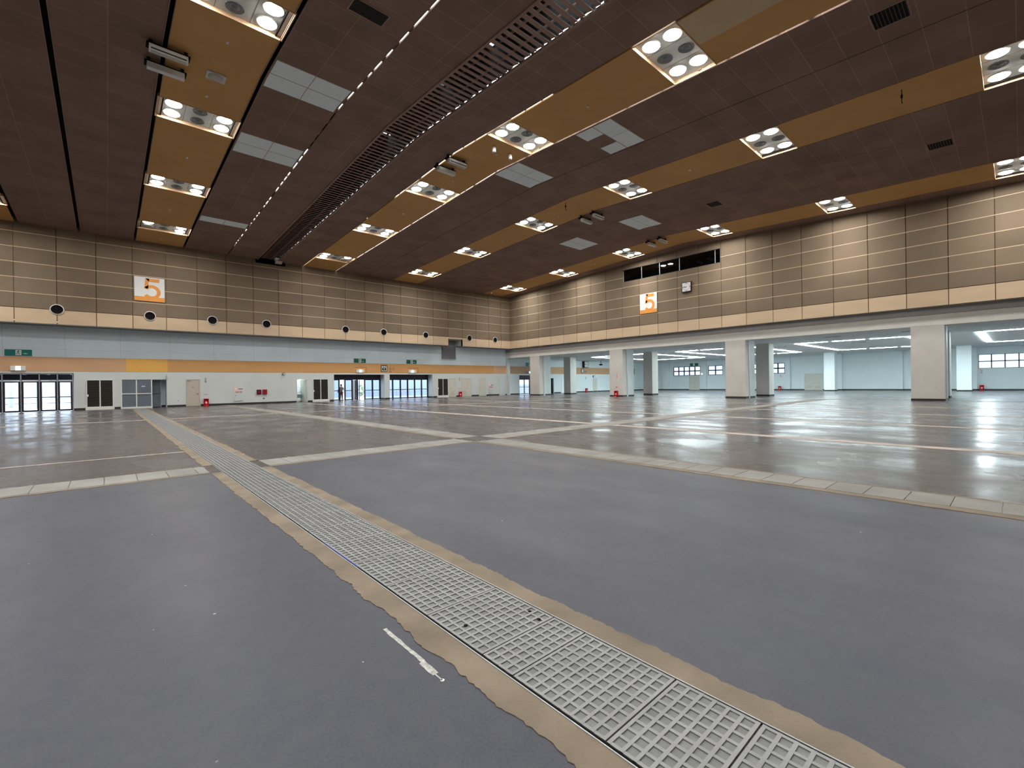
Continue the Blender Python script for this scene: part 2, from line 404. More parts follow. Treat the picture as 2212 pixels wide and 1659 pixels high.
# ---- four-lamp light panels
def fixture_proto():
    r = bpy.data.objects.new('ceiling_light', None); COL.objects.link(r); r['category'] = 'ceiling light'
    mb = MB(); X, Yh, H = 1.46, .80, .12
    for a in ((-X-.03, -X, -Yh, Yh), (X, X+.03, -Yh, Yh), (-X-.03, X+.03, -Yh-.03, -Yh), (-X-.03, X+.03, Yh, Yh+.03)):
        mb.box(*a, -.015, H, M['rim'])
    mb.build('frame', r)
    mb = MB(); mb.box(-X, X, -Yh, Yh, H, H+.03, M['lamp_panel'])
    for sx in (-.5, .5): mb.box(sx-.008, sx+.008, -Yh, Yh, H-.004, H, M['speaker_grille'])
    mb.build('panel', r)
    for sx in (-.92, .92):
        for sy in (-.4, .4):
            mb = MB(); mb.lathe((sx, sy, 0), 'z', [(.255, H-.05), (.29, H-.01), (.29, H)], M['lamp'], 28)
            o = mb.build('lamp', r)
            mb = MB(); mb.lathe((sx, sy, 0), 'z', [(.29, H-.03), (.315, H-.03), (.315, H), (.29, H)], M['white_metal'], 28, False); mb.build('lamp_ring', o)
    for sy in (-.4, .4):
        mb = MB()
        for ra, rb in ((.06, .12), (.15, .20), (.22, .27)):
            mb.lathe((0, sy, 0), 'z', [(ra, H-.012), (rb, H-.02), (rb, H)], M['speaker_grille'], 24, False)
        mb.lathe((0, sy, 0), 'z', [(.045, H-.02), (.045, H)], M['speaker_grille'], 16)
        mb.build('speaker_grille', r)
    return r
proto = fixture_proto()
SN = {1.65: 'leftmost orange strip', 13.65: 'second orange strip', 22.65: 'third orange strip', 34.65: 'right wall orange strip'}
ON = {40: 'nearest the left wall', 32: 'second from the left wall', 24: 'third from the left wall', 16: 'fourth from the left wall', 8: 'fifth from the left wall', 0: 'sixth from the left wall'}
used = False
LAMPS = []
def spot(x, y):
    l = bpy.data.lights.new('hall_lamp', 'SPOT'); l.energy = 560; l.color = (1., .95, .88); l.spot_size = math.radians(112); l.spot_blend = .9; l.shadow_soft_size = .3
    o = bpy.data.objects.new('hall_lamp', l); COL.objects.link(o); o.location = (x, y, zc(y)-.25); LAMPS.append(o)
for xs in [-7.35]+STRIPS:
    for fy in FY:
        y = fy+.05; rot = (math.atan(S2) if y < RY else -math.atan(S1), 0, 0)
        spot(xs+.58, y); spot(xs+2.42, y)
        if fy == 0 and xs < 20 : lab = 'four-lamp ceiling light outside the picture'
        else: lab = 'square four-lamp ceiling light in the %s, %s' % (SN.get(xs, ''), ON[fy])
        if xs == -7.35: lab = 'four-lamp ceiling light outside the picture'
        if not used:
            r = proto; r.location = (xs+1.5, y, zc(y)); r.rotation_euler = rot; r['label'] = lab; used = True
        else: r = dup(proto, (xs+1.5, y, zc(y)), lab, rot)
        r['group'] = 'ceiling lights outside the picture' if 'outside' in lab else 'four-lamp ceiling lights'
        off = {(1.65, 40): (-.92, .4), (13.65, 40): (.92, .4)}.get((xs, fy))
        if off:
            for c in r.children:
                if c.name.startswith('lamp.') or c.name == 'lamp':
                    v = c.data.vertices[0].co
                    if (v.x > 0) == (off[0] > 0) and sum(w.co.y for w in c.data.vertices) > 0:
                        c.data = c.data.copy(); c.data.materials[0] = M['lamp_off']; c['label'] = 'unlit lamp'

# ---- white ceiling panels and dark vents
WL = ['square of four white ceiling tiles beside the leftmost orange strip, nearest the camera', 'square of four white ceiling tiles beside the leftmost orange strip, middle one of three',
      'single row of two white ceiling tiles near the left wall', 'square of white ceiling tiles with one brown tile between them',
      'square of four white ceiling tiles beside the second orange strip', 'nearer of two white ceiling tile squares before the right strip', 'farther of two white ceiling tile squares before the right strip']
for (x0, ya, yb, kind), lab in zip(whites, WL):
    t = thing('ceiling_panel', lab, 'ceiling panel', (x0+1.5, (ya+yb)/2, zc((ya+yb)/2)-.012), 'white ceiling tile squares')
    for a in range(int(ya), int(yb)):
        for k in range(2):
            xa, xb = x0+.12+1.39*k+.012, x0+.12+1.39*(k+1)-.012
            if kind == 'gap' and a == 13: xa, xb = (xa, xa+.86) if k == 0 else (xb-.86, xb)
            mb = MB(); slab(mb, xa, xb, a+.02, a+.98, M['panel_white'], -.012); mb.build('tile', t)
VL = ['dark grille vent in the brown ceiling near the top left, beside the louvre', 'dark square vent in the brown ceiling at the top right corner', 'small dark vent in the ceiling between the two right orange strips, nearer one', 'small dark vent in the ceiling between the two right orange strips, farther one']
for (x0, x1, y0, y1), lab in zip(vents, VL):
    ym = (y0+y1)/2; t = thing('ceiling_vent', lab, 'vent', ((x0+x1)/2, ym, zc(ym)-.02), 'dark ceiling vents')
    mb = MB(); slab(mb, x0-.05, x1+.05, y0-.05, y1+.05, M['slat'], -.012); mb.build('frame', t)
    mb = MB(); n = 9
    slab(mb, x0, x1, y0, y1, M['black'], -.016)
    for k in range(n):
        a = y0+(y1-y0)*k/n; slab(mb, x0, x1, a, a+.02, M['grille_dark'], -.024)
    mb.build('grille', t)

# ---- twin hanging units at the strips
HL = ['leftmost orange strip', 'second orange strip', 'third orange strip', 'orange strip along the right wall']
for xm, nm in zip((1.75, 13.98, 26.05, 34.8), HL):
    for yy, w in ((19.8, 'nearer'), (20.85, 'farther')):
        z = zc(yy)-.42
        t = thing('hanging_light', '%s of the two hanging bar lights at the %s' % (w, nm), 'bar light', (xm, yy, z), 'hanging bar lights')
        mb = MB(); mb.box(xm-.55, xm+.55, yy-.12, yy+.10, z, z+.2, M['white_metal']); mb.build('housing', t)
        mb = MB()
        if w == 'nearer': mb.box(xm-.5, xm+.5, yy-.13, yy-.12, z+.03, z+.08, M['grille_dark']); mb.box(xm-.5, xm+.5, yy-.09, yy+.07, z-.012, z, M['lamp_off'])
        else: mb.box(xm-.5, xm+.5, yy-.09, yy+.07, z-.012, z, M['white'])
        mb.build('diffuser', t)
        mb = MB(); mb.box(xm-.62, xm+.62, yy-.06, yy+.24, z+.2, z+.28, M['black'])
        for sx in (-.5, .5): mb.box(xm+sx-.05, xm+sx+.05, yy+.02, yy+.12, z+.26, z+.46, M['black'])
        mb.build('bracket', t)
# ---- ceiling speaker, detectors and sprinkler heads
t = thing('ceiling_speaker', 'square grey ceiling speaker with round grille in the leftmost orange strip', 'speaker', (3.27, 20.57, zc(20.57)))
z = zc(20.57); mb = MB(); mb.box(2.95, 3.59, 20.3, 20.84, z-.04, z, M['lamp_panel']); mb.build('plate', t)
mb = MB(); mb.lathe((3.27, 20.57, 0), 'z', [(.16, z-.09), (.24, z-.06), (.25, z-.04)], M['lamp_off'], 24); mb.build('grille', t)
for x, y, lab in ((14.66, 17.54, 'left one of two small white cylinders under the second orange strip'), (15.77, 17.57, 'right one of two small white cylinders under the second orange strip')):
    mb = MB(); z = zc(y); mb.lathe((x, y, 0), 'z', [(.08, z-.3), (.1, z-.28), (.1, z-.05), (.05, z-.04), (.05, z)], M['white_metal'], 16)
    tag(mb.build('ceiling_detector', origin=(x, y, z-.3)), lab, 'detector', 'white ceiling cylinders')
dots = [(3.25, 18.2, 'leftmost orange strip, before the bar lights'), (3.18, 22.06, 'leftmost orange strip, just past the square speaker'), (3.15, 28.1, 'leftmost orange strip, between its middle lights'), (3.1, 36.1, 'leftmost orange strip, between the last two lights'), (3.1, 42.6, 'leftmost orange strip, against the left wall'),
        (15.3, 12.1, 'second orange strip, nearest the camera'), (15.3, 18.1, 'second orange strip, beside the two white cylinders'), (14.75, 21.3, 'second orange strip, beside the bar lights'), (15.28, 22.1, 'second orange strip, past the bar lights'), (15.24, 28.0, 'second orange strip, between its far lights'), (15.2, 42.6, 'second orange strip, against the left wall'),
        (24.36, 22., 'third orange strip, past its bar lights'), (24.3, 28.06, 'third orange strip, between its far lights'), (24.2, 12.1, 'third orange strip, near half'), (36.2, 28.0, 'orange strip along the right wall, far half')]
for x, y, w in dots:
    z = zc(y); mb = MB(); mb.lathe((x, y, 0), 'z', [(.02, z-.07), (.05, z-.045), (.06, z-.015), (.06, z)], M['white'], 14)
    tag(mb.build('sprinkler_head', origin=(x, y, z-.07)), 'white sprinkler head on the '+w, 'sprinkler', 'ceiling sprinkler heads')
for x, y, lab in ((23.3, 3.0, 'thin dark hook hanging from the third orange strip at the right'), (22.95, 20.1, 'thin dark hook hanging from the third orange strip beside its bar lights')):
    z = zc(y); mb = MB(); mb.box(x-.012, x+.012, y-.012, y+.012, z-.5, z, M['black']); mb.box(x-.03, x+.03, y-.03, y+.03, z-.32, z-.2, M['black']); mb.box(x-.02, x+.1, y-.012, y+.012, z-.5, z-.47, M['black'])
    tag(mb.build('ceiling_hook', origin=(x, y, z-.5)), lab, 'hook')

# ------------------------------------------------------------------ upper walls
def upper_wall(name, to, joints, a0, a1, holes=(), notch=None):
    """panelled wall; to(u,d,z) maps along-wall, out-of-wall depth, height to world"""
    mb = MB()
    def bx(u0, u1, d0, d1, z0, z1, m):
        P = [to(u0, d0, z0), to(u1, d0, z0), to(u1, d1, z0), to(u0, d1, z0), to(u0, d0, z1), to(u1, d0, z1), to(u1, d1, z1), to(u0, d1, z1)]
        mb.hexa(P, m)
    us = sorted([a0]+[j for j in joints if a0 < j < a1]+[a1])
    zs = [6.0, 7., 8., 9., 10., 11., 12., 13.7]
    hu = [h for h in holes]
    for i in range(len(us)-1):
        for j in range(len(zs)-1):
            u0, u1, z0, z1 = us[i]+.02, us[i+1]-.02, zs[j]+.02, zs[j+1]-.02
            if notch and notch[0]-.3 < (u0+u1)/2 < notch[1]+.3 and j == 0: z0 = 6.78
            segs = [(u0, u1, z0, z1)]
            for h in hu:
                out = []
                for (p, q, r, s) in segs:
                    if h[1] <= p or h[0] >= q or h[3] <= r or h[2] >= s: out.append((p, q, r, s)); continue
                    if h[0] > p: out.append((p, h[0], r, s))
                    if h[1] < q: out.append((h[1], q, r, s))
                    if h[2] > r: out.append((max(p, h[0]), min(q, h[1]), r, h[2]))
                    if h[3] < s: out.append((max(p, h[0]), min(q, h[1]), h[3], s))
                segs = out
            for (p, q, r, s) in segs: bx(p, q, 0, .06, r, s, M['beige'] if j == 0 else M['tan'])
    def backing(p, q, r, s):
        if name == 'wall_left':
            if r < 7: bx(p, q, .05, .3, r, min(s, 7.), M['groove'])
            if s > 7: bx(p, q, .05, .3, max(r, 7.), s, M['groove_tan'])
        else: bx(p, q, .05, .3, r, s, M['groove'])
    segs = [(a0, a1, 6.0, 13.7)]
    for h in list(hu)+([(notch[0], notch[1], 5.9, 6.78)] if notch else []):
        out = []
        for (p, q, r, s) in segs:
            if h[1] <= p or h[0] >= q or h[3] <= r or h[2] >= s: out.append((p, q, r, s)); continue
            if h[0] > p: out.append((p, h[0], r, s))
            if h[1] < q: out.append((h[1], q, r, s))
            if h[2] > r: out.append((max(p, h[0]), min(q, h[1]), r, h[2]))
            if h[3] < s: out.append((max(p, h[0]), min(q, h[1]), h[3], s))
        segs = out
    for sg in segs: backing(*sg)
    for z in zs[2:-1]:
        parts = [(a0, a1)]
        for h in hu:
            if h[2] < z < h[3]: parts = [(p, q) for a, b in parts for p, q in ((a, min(b, h[0])), (max(a, h[1]), b)) if q > p]
        for p, q in parts: bx(p, q, -.004, .06, z-.022, z+.022, M['seam'])
    return struct(mb.build(name))
LJ = [37.5-2*k for k in range(26)]
upper_wall('wall_left', lambda u, d, z: (u, YU+d, z), LJ, XE, XU+.3, notch=(29.5, 31.5))
RJ = [42.7-1.9885*k for k in range(26)]
WIN = (16.9, 26.7, 11.56, 12.76)
upper_wall('wall_right', lambda u, d, z: (XU+d, u, z), RJ, YN, YU, holes=[WIN])
# soffits
mb = MB(); mb.box(XE, 29.5, YU+.05, YL+.2, 5.99, 6.09, M['soffit']); mb.box(31.5, XU, YU+.05, YL+.2, 5.99, 6.09, M['soffit'])
mb.box(29.5, 31.5, YU+.25, YL+.2, 6.76, 6.86, M['white_low']); mb.box(29.45, 29.5, YU+.05, YL+.2, 6.0, 6.86, M['white_low']); mb.box(31.5, 31.55, YU+.05, YL+.2, 6.0, 6.86, M['white_low'])
mb.box(XE, XU+.6, YU+.0, YU+.05, 5.97, 6.0, M['soffit'])
struct(mb.build('trim_3'))
mb = MB(); mb.box(XU+.44, XC+.2, YN, YL+.2, 5.55, 6.02, M['fascia']); mb.box(XU+.06, XC+.2, YN, YL+.2, 5.985, 6.02, M['fascia']); struct(mb.build('trim_4'))
# hall ends (behind the camera)
mb = MB(); mb.box(XE-.2, XE, YN, YL+.2, 0, 13.8, M['tan']); struct(mb.build('wall_back'))
mb = MB(); mb.box(XE, XU+.2, YN-.2, YN, 0, 13.9, M['tan']); struct(mb.build('wall_near'))

# ------------------------------------------------------------------ lower left wall
def wall_cells(mb, x0, x1, z0, z1, openings, y0, y1, m):
    xs = sorted(set([x0, x1]+[v for o in openings for v in o[:2] if x0 < v < x1])); zs = sorted(set([z0, z1]+[v for o in openings for v in o[2:] if z0 < v < z1]))
    for a, b in zip(xs, xs[1:]):
        st = None
        for c, d in list(zip(zs, zs[1:]))+[(None, None)]:
            free = c is not None and not any(o[0] < (a+b)/2 < o[1] and o[2] < (c+d)/2 < o[3] for o in openings)
            if free and st is None: st = c
            if not free and st is not None:
                mb.box(a, b, y0, y1, st, c if c is not None else zs[-1], m); st = None
G1 = (-9.2, -1.78, 0, 2.70); GR = (.78, 3.55, 0, 2.21); D1 = (4.82, 5.76, 0, 2.22); OD = (13.34, 14.27, 0, 2.20)
E1 = (16.83, 22.2, 0, 2.66); E2 = (22.8, 28.17, 0, 2.68); DG = (41.85, 43.9, 0, 2.62); DD = (48.1, 48.68, 0, 2.2)
OPEN = [G1, GR, D1, OD, E1, E2, DG, DD]
mb = MB()
wall_cells(mb, XE, 39.9, 0, 2.80, OPEN, YL, YL+.25, M['white_low'])
wall_cells(mb, 39.9, XB, 0, 2.82, OPEN, YL, YL+.25, M['annex_wall'])
mb.box(XE, 39.9, YL, YL+.25, 3.82, 6.9, M['grey_up']); mb.box(39.9, XB, YL, YL+.25, 3.82, 5.1, M['annex_wall']); mb.box(69.6, XB, YL, YL+.02, 2.82, 3.82, M['annex_wall']); mb.box(39.75, 40.2, YL, YL+.019, 2.82, 3.82, M['annex_wall'])
for x in [v*3.0+.8 for v in range(-4, 13)]: mb.box(x-.01, x+.01, YL-.002, YL, 3.84, 5.98, M['grey_seam'])
mb.box(XE, 39.4, YL-.002, YL, 4.35, 4.365, M['grey_seam'])
mb.box(XE, 39.9, YL+.02, YL+.25, 2.80, 3.82, M['soffit']); mb.box(39.9, XB, YL+.02, YL+.25, 2.80, 3.82, M['soffit'])
struct(mb.build('wall_left_lower'))
mb = MB()
for x0, x1, m in ((XE, 1.1, 'band_pale'), (1.1, 3.64, 'band_gold'), (3.64, 37.4, 'band'), (37.4, 39.75, 'band_pale'), (40.2, 69.6, 'band_pale')):  # band colour by stretch: paler at both hall ends and in the annex
    mb.box(x0, x1-.004, YL-.012, YL+.02, 2.81, 3.815, M[m])
struct(mb.build('trim_5'))
mb = MB()
def skirt(mb, segs, y):
    for a, b in segs: mb.box(a, b, y-.02, y, 0, .16, M['skirting'])
skirt(mb, [(XE, -9.2), (-1.78, -1.18), (.4, .76), (3.58, 4.8), (5.8, 13.3), (14.3, 14.75), (16.4, 16.8), (22.22, 22.78), (28.2, 28.75), (30.4, 30.5), (31.45, 32.2), (33.75, 34.9), (36.1, 38.25), (39.3, 39.6), (40.1, 41.8), (43.95, 48.05), (48.75, 50.2), (51.5, XB)], YL)
struct(mb.build('baseboard_left'))

# helper: frosted / clear leaf doors
def leaf(parent, x0, x1, y, z1, fm, gm, z0=.0, t=.055, mid=1.0, name='door_leaf'):
    mb = MB(); mb.frame(x0, x1, z0+.02, z1, y, y+.05, t, fm); mb.box(x0+t, x1-t, y, y+.05, mid-.03, mid+.03, fm); mb.box(x0+t, x1-t, y, y+.05, z0+.02, z0+.12, fm)
    d = mb.build(name, parent)
    mb = MB(); mb.box(x0+t, x1-t, y+.02, y+.03, z0+.1, mid-.03, gm); mb.box(x0+t, x1-t, y+.02, y+.03, mid+.03, z1-t, gm)
    g = mb.build('glass', None, Vector((0, 0, 0))); g.parent = d; g.location = -parent.location
    return d

# glass front at the far left
d = thing('door_1', '', '', (-5.5, YL+.1, 0)); del d['label']; del d['category']; struct(d)
y = YL+.1
mb = MB(); mb.box(G1[0], G1[1], y-.02, y+.1, 2.62, 2.70, M['white_metal']); mb.box(G1[0], G1[1], y-.02, y+.08, 2.14, 2.22, M['galv'])
for x in (-9.1, -8.1, -7.15, -6.2, -5.25, -4.39, -3.51, -2.62, -1.83): mb.box(x-.04, x+.04, y-.03, y+.08, 0, 2.66, M['dark_frame']); mb.box(x-.02, x+.02, y-.04, y-.03, 0, 2.66, M['galv'])
mb.build('frame', d)
mb = MB(); mb.box(G1[0], G1[1], y+.03, y+.04, 2.22, 2.62, M['smoke_glass']); mb.build('transom_glass', d)
for a, b in zip((-9.07, -8.07, -7.12, -6.17, -5.22, -4.36, -3.48, -2.59), (-8.13, -7.18, -6.23, -5.28, -4.42, -3.54, -2.65, -1.86)):
    leaf(d, a, b, y, 2.13, M['dark_frame'], M['glass'], t=.095)

# grey sliding door with a dark alcove
d = thing('door_2', '', '', (2.15, YL+.1, 0)); del d['label']; del d['category']; struct(d)
mb = MB()
for x in (.78, 1.66, 2.58): mb.box(x, x+.07, YL-.02, YL+.06, .08, 2.2, M['white_metal'])
mb.box(.79, 2.64, YL-.012, YL+.05, 1.09, 1.16, M['white_metal']); mb.box(.77, 2.66, YL-.03, YL+.07, 0, .12, M['white_metal'])
mb.build('frame', d)
mb = MB(); mb.box(.85, 2.58, YL+.03, YL+.05, .12, 2.2, M['grey_glass']); mb.build('glass_panel', d)
mb = MB(); mb.box(2.0, 2.22, YL-.005, YL+.028, 1.66, 1.72, M['white']); mb.build('notice', d)
mb = MB(); mb.box(2.65, 3.2, YL+.5, YL+.53, .05, 2.2, M['grey_glass']); mb.box(2.65, 3.2, YL+.48, YL+.5, 1.08, 1.12, M['dark_frame']); mb.box(3.2, 3.23, YL+.45, YL+.55, 0, 2.2, M['galv']); mb.build('inner_leaf', d)
mb = MB(); mb.box(.7, 3.6, YL+1.0, YL+1.1, 0, 2.4, M['grey_up']); mb.box(.6, .78, YL+.2, YL+1.1, 0, 2.4, M['grey_up']); mb.box(3.55, 3.7, YL+.2, YL+1.1, 0, 2.4, M['grey_up']); mb.box(.6, 3.7, YL+.25, YL+1.1, 2.3, 2.4, M['grey_up'])
mb.box(2.65, 3.55, YL+.98, YL+1.0, 0, .16, M['skirting'])
struct(mb.build('wall_alcove'))

def steel_door(n, x0, x1, z1, m, handle='r', vent=False, double=False, y=YL):
    d = thing('door_%d' % n, '', '', ((x0+x1)/2, y, 0)); del d['label']; del d['category']; struct(d)
    mb = MB(); mb.box(x0, x0+.04, y-.03, y+.12, 0, z1, m); mb.box(x1-.04, x1, y-.03, y+.12, 0, z1, m); mb.box(x0, x1, y-.03, y+.12, z1-.04, z1, m); mb.build('frame', d)
    w = (x1-x0-.08)
    for k in range(2 if double else 1):
        a = x0+.04+k*w*.62; b = (x0+.04+w*.62 if k == 0 else x1-.04) if double else x1-.04
        mb = MB(); mb.box(a+.006, b-.006, y-.012, y+.03, .02, z1-.05, m); lf = mb.build('door_leaf', d)
        if k == 0:
            hx = b-.1 if handle == 'r' else a+.1
            mb = MB(); mb.lathe((hx, y, 1.02), 'y', [(.03, -.06), (.03, -.012)], M['chrome'], 12); mb.box(hx-.02, hx+.1*(1 if handle == 'l' else -1), y-.07, y-.05, 1.0, 1.03, M['chrome'])
            h = mb.build('handle', lf, Vector((0, 0, 0))); h.location = -(d.location)
            if vent:
                mb = MB(); xm = (a+b)/2; mb.frame(xm-.25, xm+.25, .22, .72, y-.022, y-.012, .03, m)
                for q in range(9): mb.box(xm-.22, xm+.22, y-.02, y-.012, .26+q*.05, .285+q*.05, M['door_beige'])
                v = mb.build('vent', lf, Vector((0, 0, 0))); v.location = -(d.location)
    return d
d = steel_door(3, D1[0], D1[1], D1[3], M['door_beige'])
mb = MB(); mb.box(D1[0]-.05, D1[1]+.05, YL+.25, YL+.3, -.02, 2.3, M['room_dark']); mb.build('back_plate', d)
mb = MB(); mb.box(4.86, 5.72, YL+.0, YL+.01, 2.02, 2.17, M['grey_up']); mb.box(4.9, 5.1, YL-.05, YL-.01, 2.08, 2.12, M['chrome']); mb.build('door_closer', d)
mb = MB(); mb.box(5.2, 5.36, YL-.016, YL-.012, 1.53, 1.56, M['ink']); mb.build('name_plate', d)
steel_door(4, 30.45, 31.4, 2.22, M['door_cream'], 'l', True)
steel_door(5, 32.25, 33.7, 2.22, M['door_cream'], 'r', True, True)
steel_door(6, 34.97, 35.95, 2.22, M['door_cream'], 'l')
steel_door(7, 38.3, 39.25, 2.22, M['white_low'], 'r')
steel_door(8, 50.3, 51.4, 2.2, M['annex_ceil'], 'r')
steel_door(9, 57.8, 58.8, 2.2, M['door_cream'], 'r')

# open door to a lit store room
d = thing('door_10', '', '', (13.8, YL, 0)); del d['label']; del d['category']; struct(d)
mb = MB(); mb.frame(OD[0]-.03, OD[1]+.03, -.05, 2.22, YL-.03, YL+.27, .045, M['door_cream']); mb.build('frame', d)
mb = MB(); mb.hexa([(14.2, YL+.25, .02), (14.24, YL+.25, .02), (14.02, YL+1.1, .02), (13.98, YL+1.1, .02), (14.2, YL+.25, 2.15), (14.24, YL+.25, 2.15), (14.02, YL+1.1, 2.15), (13.98, YL+1.1, 2.15)], M['door_cream']); lf = mb.build('door_leaf', d)
mb = MB(); mb.lathe((14.03, YL+1.0, 1.05), 'x', [(.03, -.1), (.03, .0)], M['chrome'], 12); h = mb.build('handle', lf, Vector((0, 0, 0))); h.location = -d.location
mb = MB(); mb.box(12.2, 16.6, YL+3.2, YL+3.3, 0, 2.7, M['white_low']); mb.box(12.1, 12.2, YL+.25, YL+3.3, 0, 2.7, M['white_low']); mb.box(16.5, 16.6, YL+.25, YL+3.3, 0, 2.7, M['white_low']); mb.box(12.1, 16.6, YL+.25, YL+3.3, 2.7, 2.8, M['white_low']); mb.box(12.1, 16.6, YL+.25, YL+3.3, -.05, .004, M['concrete2'])
struct(mb.build('wall_store'))
mb = MB(); mb.box(13.0, 15.6, YL+1.5, YL+1.7, 2.62, 2.68, M['tube']); tag(mb.build('tube_light', origin=(14.3, YL+1.6, 2.62)), 'tube light on the ceiling of the lit store room', 'light')
t = thing('storage_shelf', 'shelf with dark and white boxes seen through the open store room door', 'shelf', (13.65, YL+2.2, 0))
mb = MB()
for x in (13.3, 14.3):
    for yy in (YL+2.0, YL+2.5): mb.box(x-.02, x+.02, yy-.02, yy+.02, 0, 2.2, M['white_metal'])
mb.build('frame', t)
for k, z in enumerate((.4, .95, 1.5, 2.05)):
    mb = MB(); mb.box(13.3, 14.3, YL+1.98, YL+2.52, z, z+.03, M['white_metal']); mb.build('shelf_board', t)
bl = ['dark box on the bottom shelf of the store room', 'white box on the second shelf of the store room', 'dark box on the third shelf of the store room', 'white box on the second shelf beside the door leaf']
for (x, z, w, h, m), lab in zip(((13.4, .43, .3, .4, 'black'), (13.45, .98, .3, .3, 'white'), (13.42, 1.53, .22, .42, 'black'), (13.85, .98, .3, .36, 'white')), bl):
    mb = MB(); mb.box(x, x+w, YL+2.05, YL+2.4, z, z+h, M[m]); mb.box(x+.02, x+w-.02, YL+2.045, YL+2.05, z+h*.4, z+h*.45, M['soffit']); tag(mb.build('storage_box', origin=(x+w/2, YL+2.2, z)), lab, 'box', 'boxes on the store room shelf')
t = thing('hand_cart', 'grey green hand cart standing in the open store room doorway', 'cart', (13.7, YL+.9, 0))
mb = MB(); mb.box(13.42, 13.98, YL+.65, YL+1.2, .42, .72, M['cart']); mb.box(13.45, 13.95, YL+.68, YL+1.17, .72, .74, M['soffit']); mb.build('tray', t)
mb = MB(); mb.box(13.42, 13.46, YL+.65, YL+.69, .12, 1.0, M['galv']); mb.box(13.94, 13.98, YL+.65, YL+.69, .12, 1.0, M['galv']); mb.box(13.42, 13.98, YL+.65, YL+.69, .96, 1.0, M['galv']); mb.box(13.42, 13.98, YL+.65, YL+1.2, .12, .17, M['galv']); mb.build('frame', t)
for x in (13.47, 13.93):
    for yy in (YL+.7, YL+1.14):
        mb = MB(); mb.lathe((x, yy, .06), 'x', [(.06, -.02), (.06, .02)], M['black'], 14); mb.build('wheel', t)

# dark return-air grilles
for x0, x1, lab in ((-1.13, .36, 'dark double grille between the far left glass front and the grey sliding door'), (14.8, 16.25, 'dark double grille right of the open store room door'), (28.85, 30.3, 'dark double grille right of the entrance recesses')):
    t = thing('air_grille', lab, 'air grille', ((x0+x1)/2, YL, 0), 'dark double air grilles')
    mb = MB(); mb.frame(x0, x1, .18, 2.22, YL-.05, YL, .05, M['white_metal']); xm = (x0+x1)/2; mb.box(xm-.035, xm+.035, YL-.05, YL, .2, 2.2, M['white_metal']); mb.build('frame', t)
    mb = MB(); mb.box(x0-.05, x1+.05, YL-.09, YL, 0, .19, M['white_metal']); mb.build('plinth', t)
    for a, b in ((x0+.05, xm-.035), (xm+.035, x1-.05)):
        mb = MB(); mb.box(a, b, YL-.02, YL, .23, 2.17, M['black'])
        for k in range(26): mb.box(a, b, YL-.04, YL-.018, .25+k*.074, .285+k*.074, M['grille_dark'])
        mb.build('grille', t)
    mb = MB(); mb.box(x0+.0, x0+.12, YL-.07, YL-.05, .98, 1.14, M['white']); mb.build('latch_plate', t)

# fire extinguisher cabinets / stands
def extinguisher(x, y, lab, ax='y', first=[None]):
    def P(dx, dy): return (x+dx, y+dy) if ax == 'y' else (x+dy, y-dx)
    t = thing('fire_extinguisher', lab, 'fire extinguisher', (x, y, 0), 'red fire extinguisher boxes')
    def bx(mb, a0, a1, b0, b1, z0, z1, m):
        p, q = P(a0, b0), P(a1, b1); mb.box(min(p[0], q[0]), max(p[0], q[0]), min(p[1], q[1]), max(p[1], q[1]), z0, z1, m)
    mb = MB(); bx(mb, -.17, .17, -.06, -.03, .0, .6, M['red']); bx(mb, -.17, -.14, -.26, -.03, 0, .6, M['red']); bx(mb, .14, .17, -.26, -.03, 0, .6, M['red']); bx(mb, -.17, .17, -.26, -.03, 0, .06, M['red']); bx(mb, -.17, .17, -.26, -.03, .57, .6, M['red']); mb.build('stand', t)
    cx, cy = P(0, -.15); mb = MB(); mb.lathe((cx, cy, 0), 'z', [(.075, .06), (.085, .08), (.085, .40), (.05, .46), (.025, .48), (.025, .52)], M['red'], 18); mb.build('cylinder', t)
    mb = MB(); mb.lathe((cx, cy, 0), 'z', [(.086, .2), (.087, .21), (.087, .33), (.086, .34)], M['white'], 18, False); mb.build('label', t)
    mb = MB(); bx(mb, -.02, .09, -.165, -.135, .5, .52, M['black']); bx(mb, -.02, .08, -.16, -.14, .54, .555, M['black']); mb.build('handle', t)
    return t
extinguisher(6.16, YL, 'red fire extinguisher box right of the beige door, at the left wall')
extinguisher(31.98, YL, 'red fire extinguisher box between the two cream doors with vents')
extinguisher(56.0, YL, 'red fire extinguisher box below the information sign beyond the columns')
extinguisher(XC, 27.93, 'red fire extinguisher box against the second column of the right wall', 'x')
extinguisher(XB-.3, 23.2, 'red fire extinguisher box by the annex back wall, under the window edge', 'x')
extinguisher(XB, 2.9, 'red fire extinguisher box at the annex back wall at the right edge', 'x')
def vsign(x, y, z, ax, lab):
    t = thing('wall_sign', lab, 'sign', (x, y, z))
    mb = MB()
    if ax == 'y': mb.box(x-.08, x+.08, y-.015, y, z-.2, z+.2, M['white'])
    else: mb.box(x-.015, x, y-.08, y+.08, z-.2, z+.2, M['white'])
    mb.build('plate', t)
    for k, c in enumerate('消火器'):
        loc = (x, y-.017, z+.125-.125*k) if ax == 'y' else (x-.017, y, z+.125-.125*k)
        text('lettering', c, .15, M['ink'] if ax == 'y' else M['red_ink'], t, loc, RL if ax == 'y' else RR)
vsign(6.16, YL, 2.14, 'y', 'small vertical sign above the red box by the beige door')
vsign(31.98, YL, 2.13, 'y', 'small vertical sign between the two cream doors with vents')
vsign(56.0, YL, 2.2, 'y', 'small vertical sign above the red box beyond the columns')
vsign(XC, 27.9, 2.16, 'x', 'small vertical red lettered sign on the second column')
vsign(XB-.3, 23.1, 2.05, 'x', 'small vertical sign on the annex back wall left of the pilaster')
vsign(XB, 2.9, 2.1, 'x', 'small vertical sign under the right annex window')
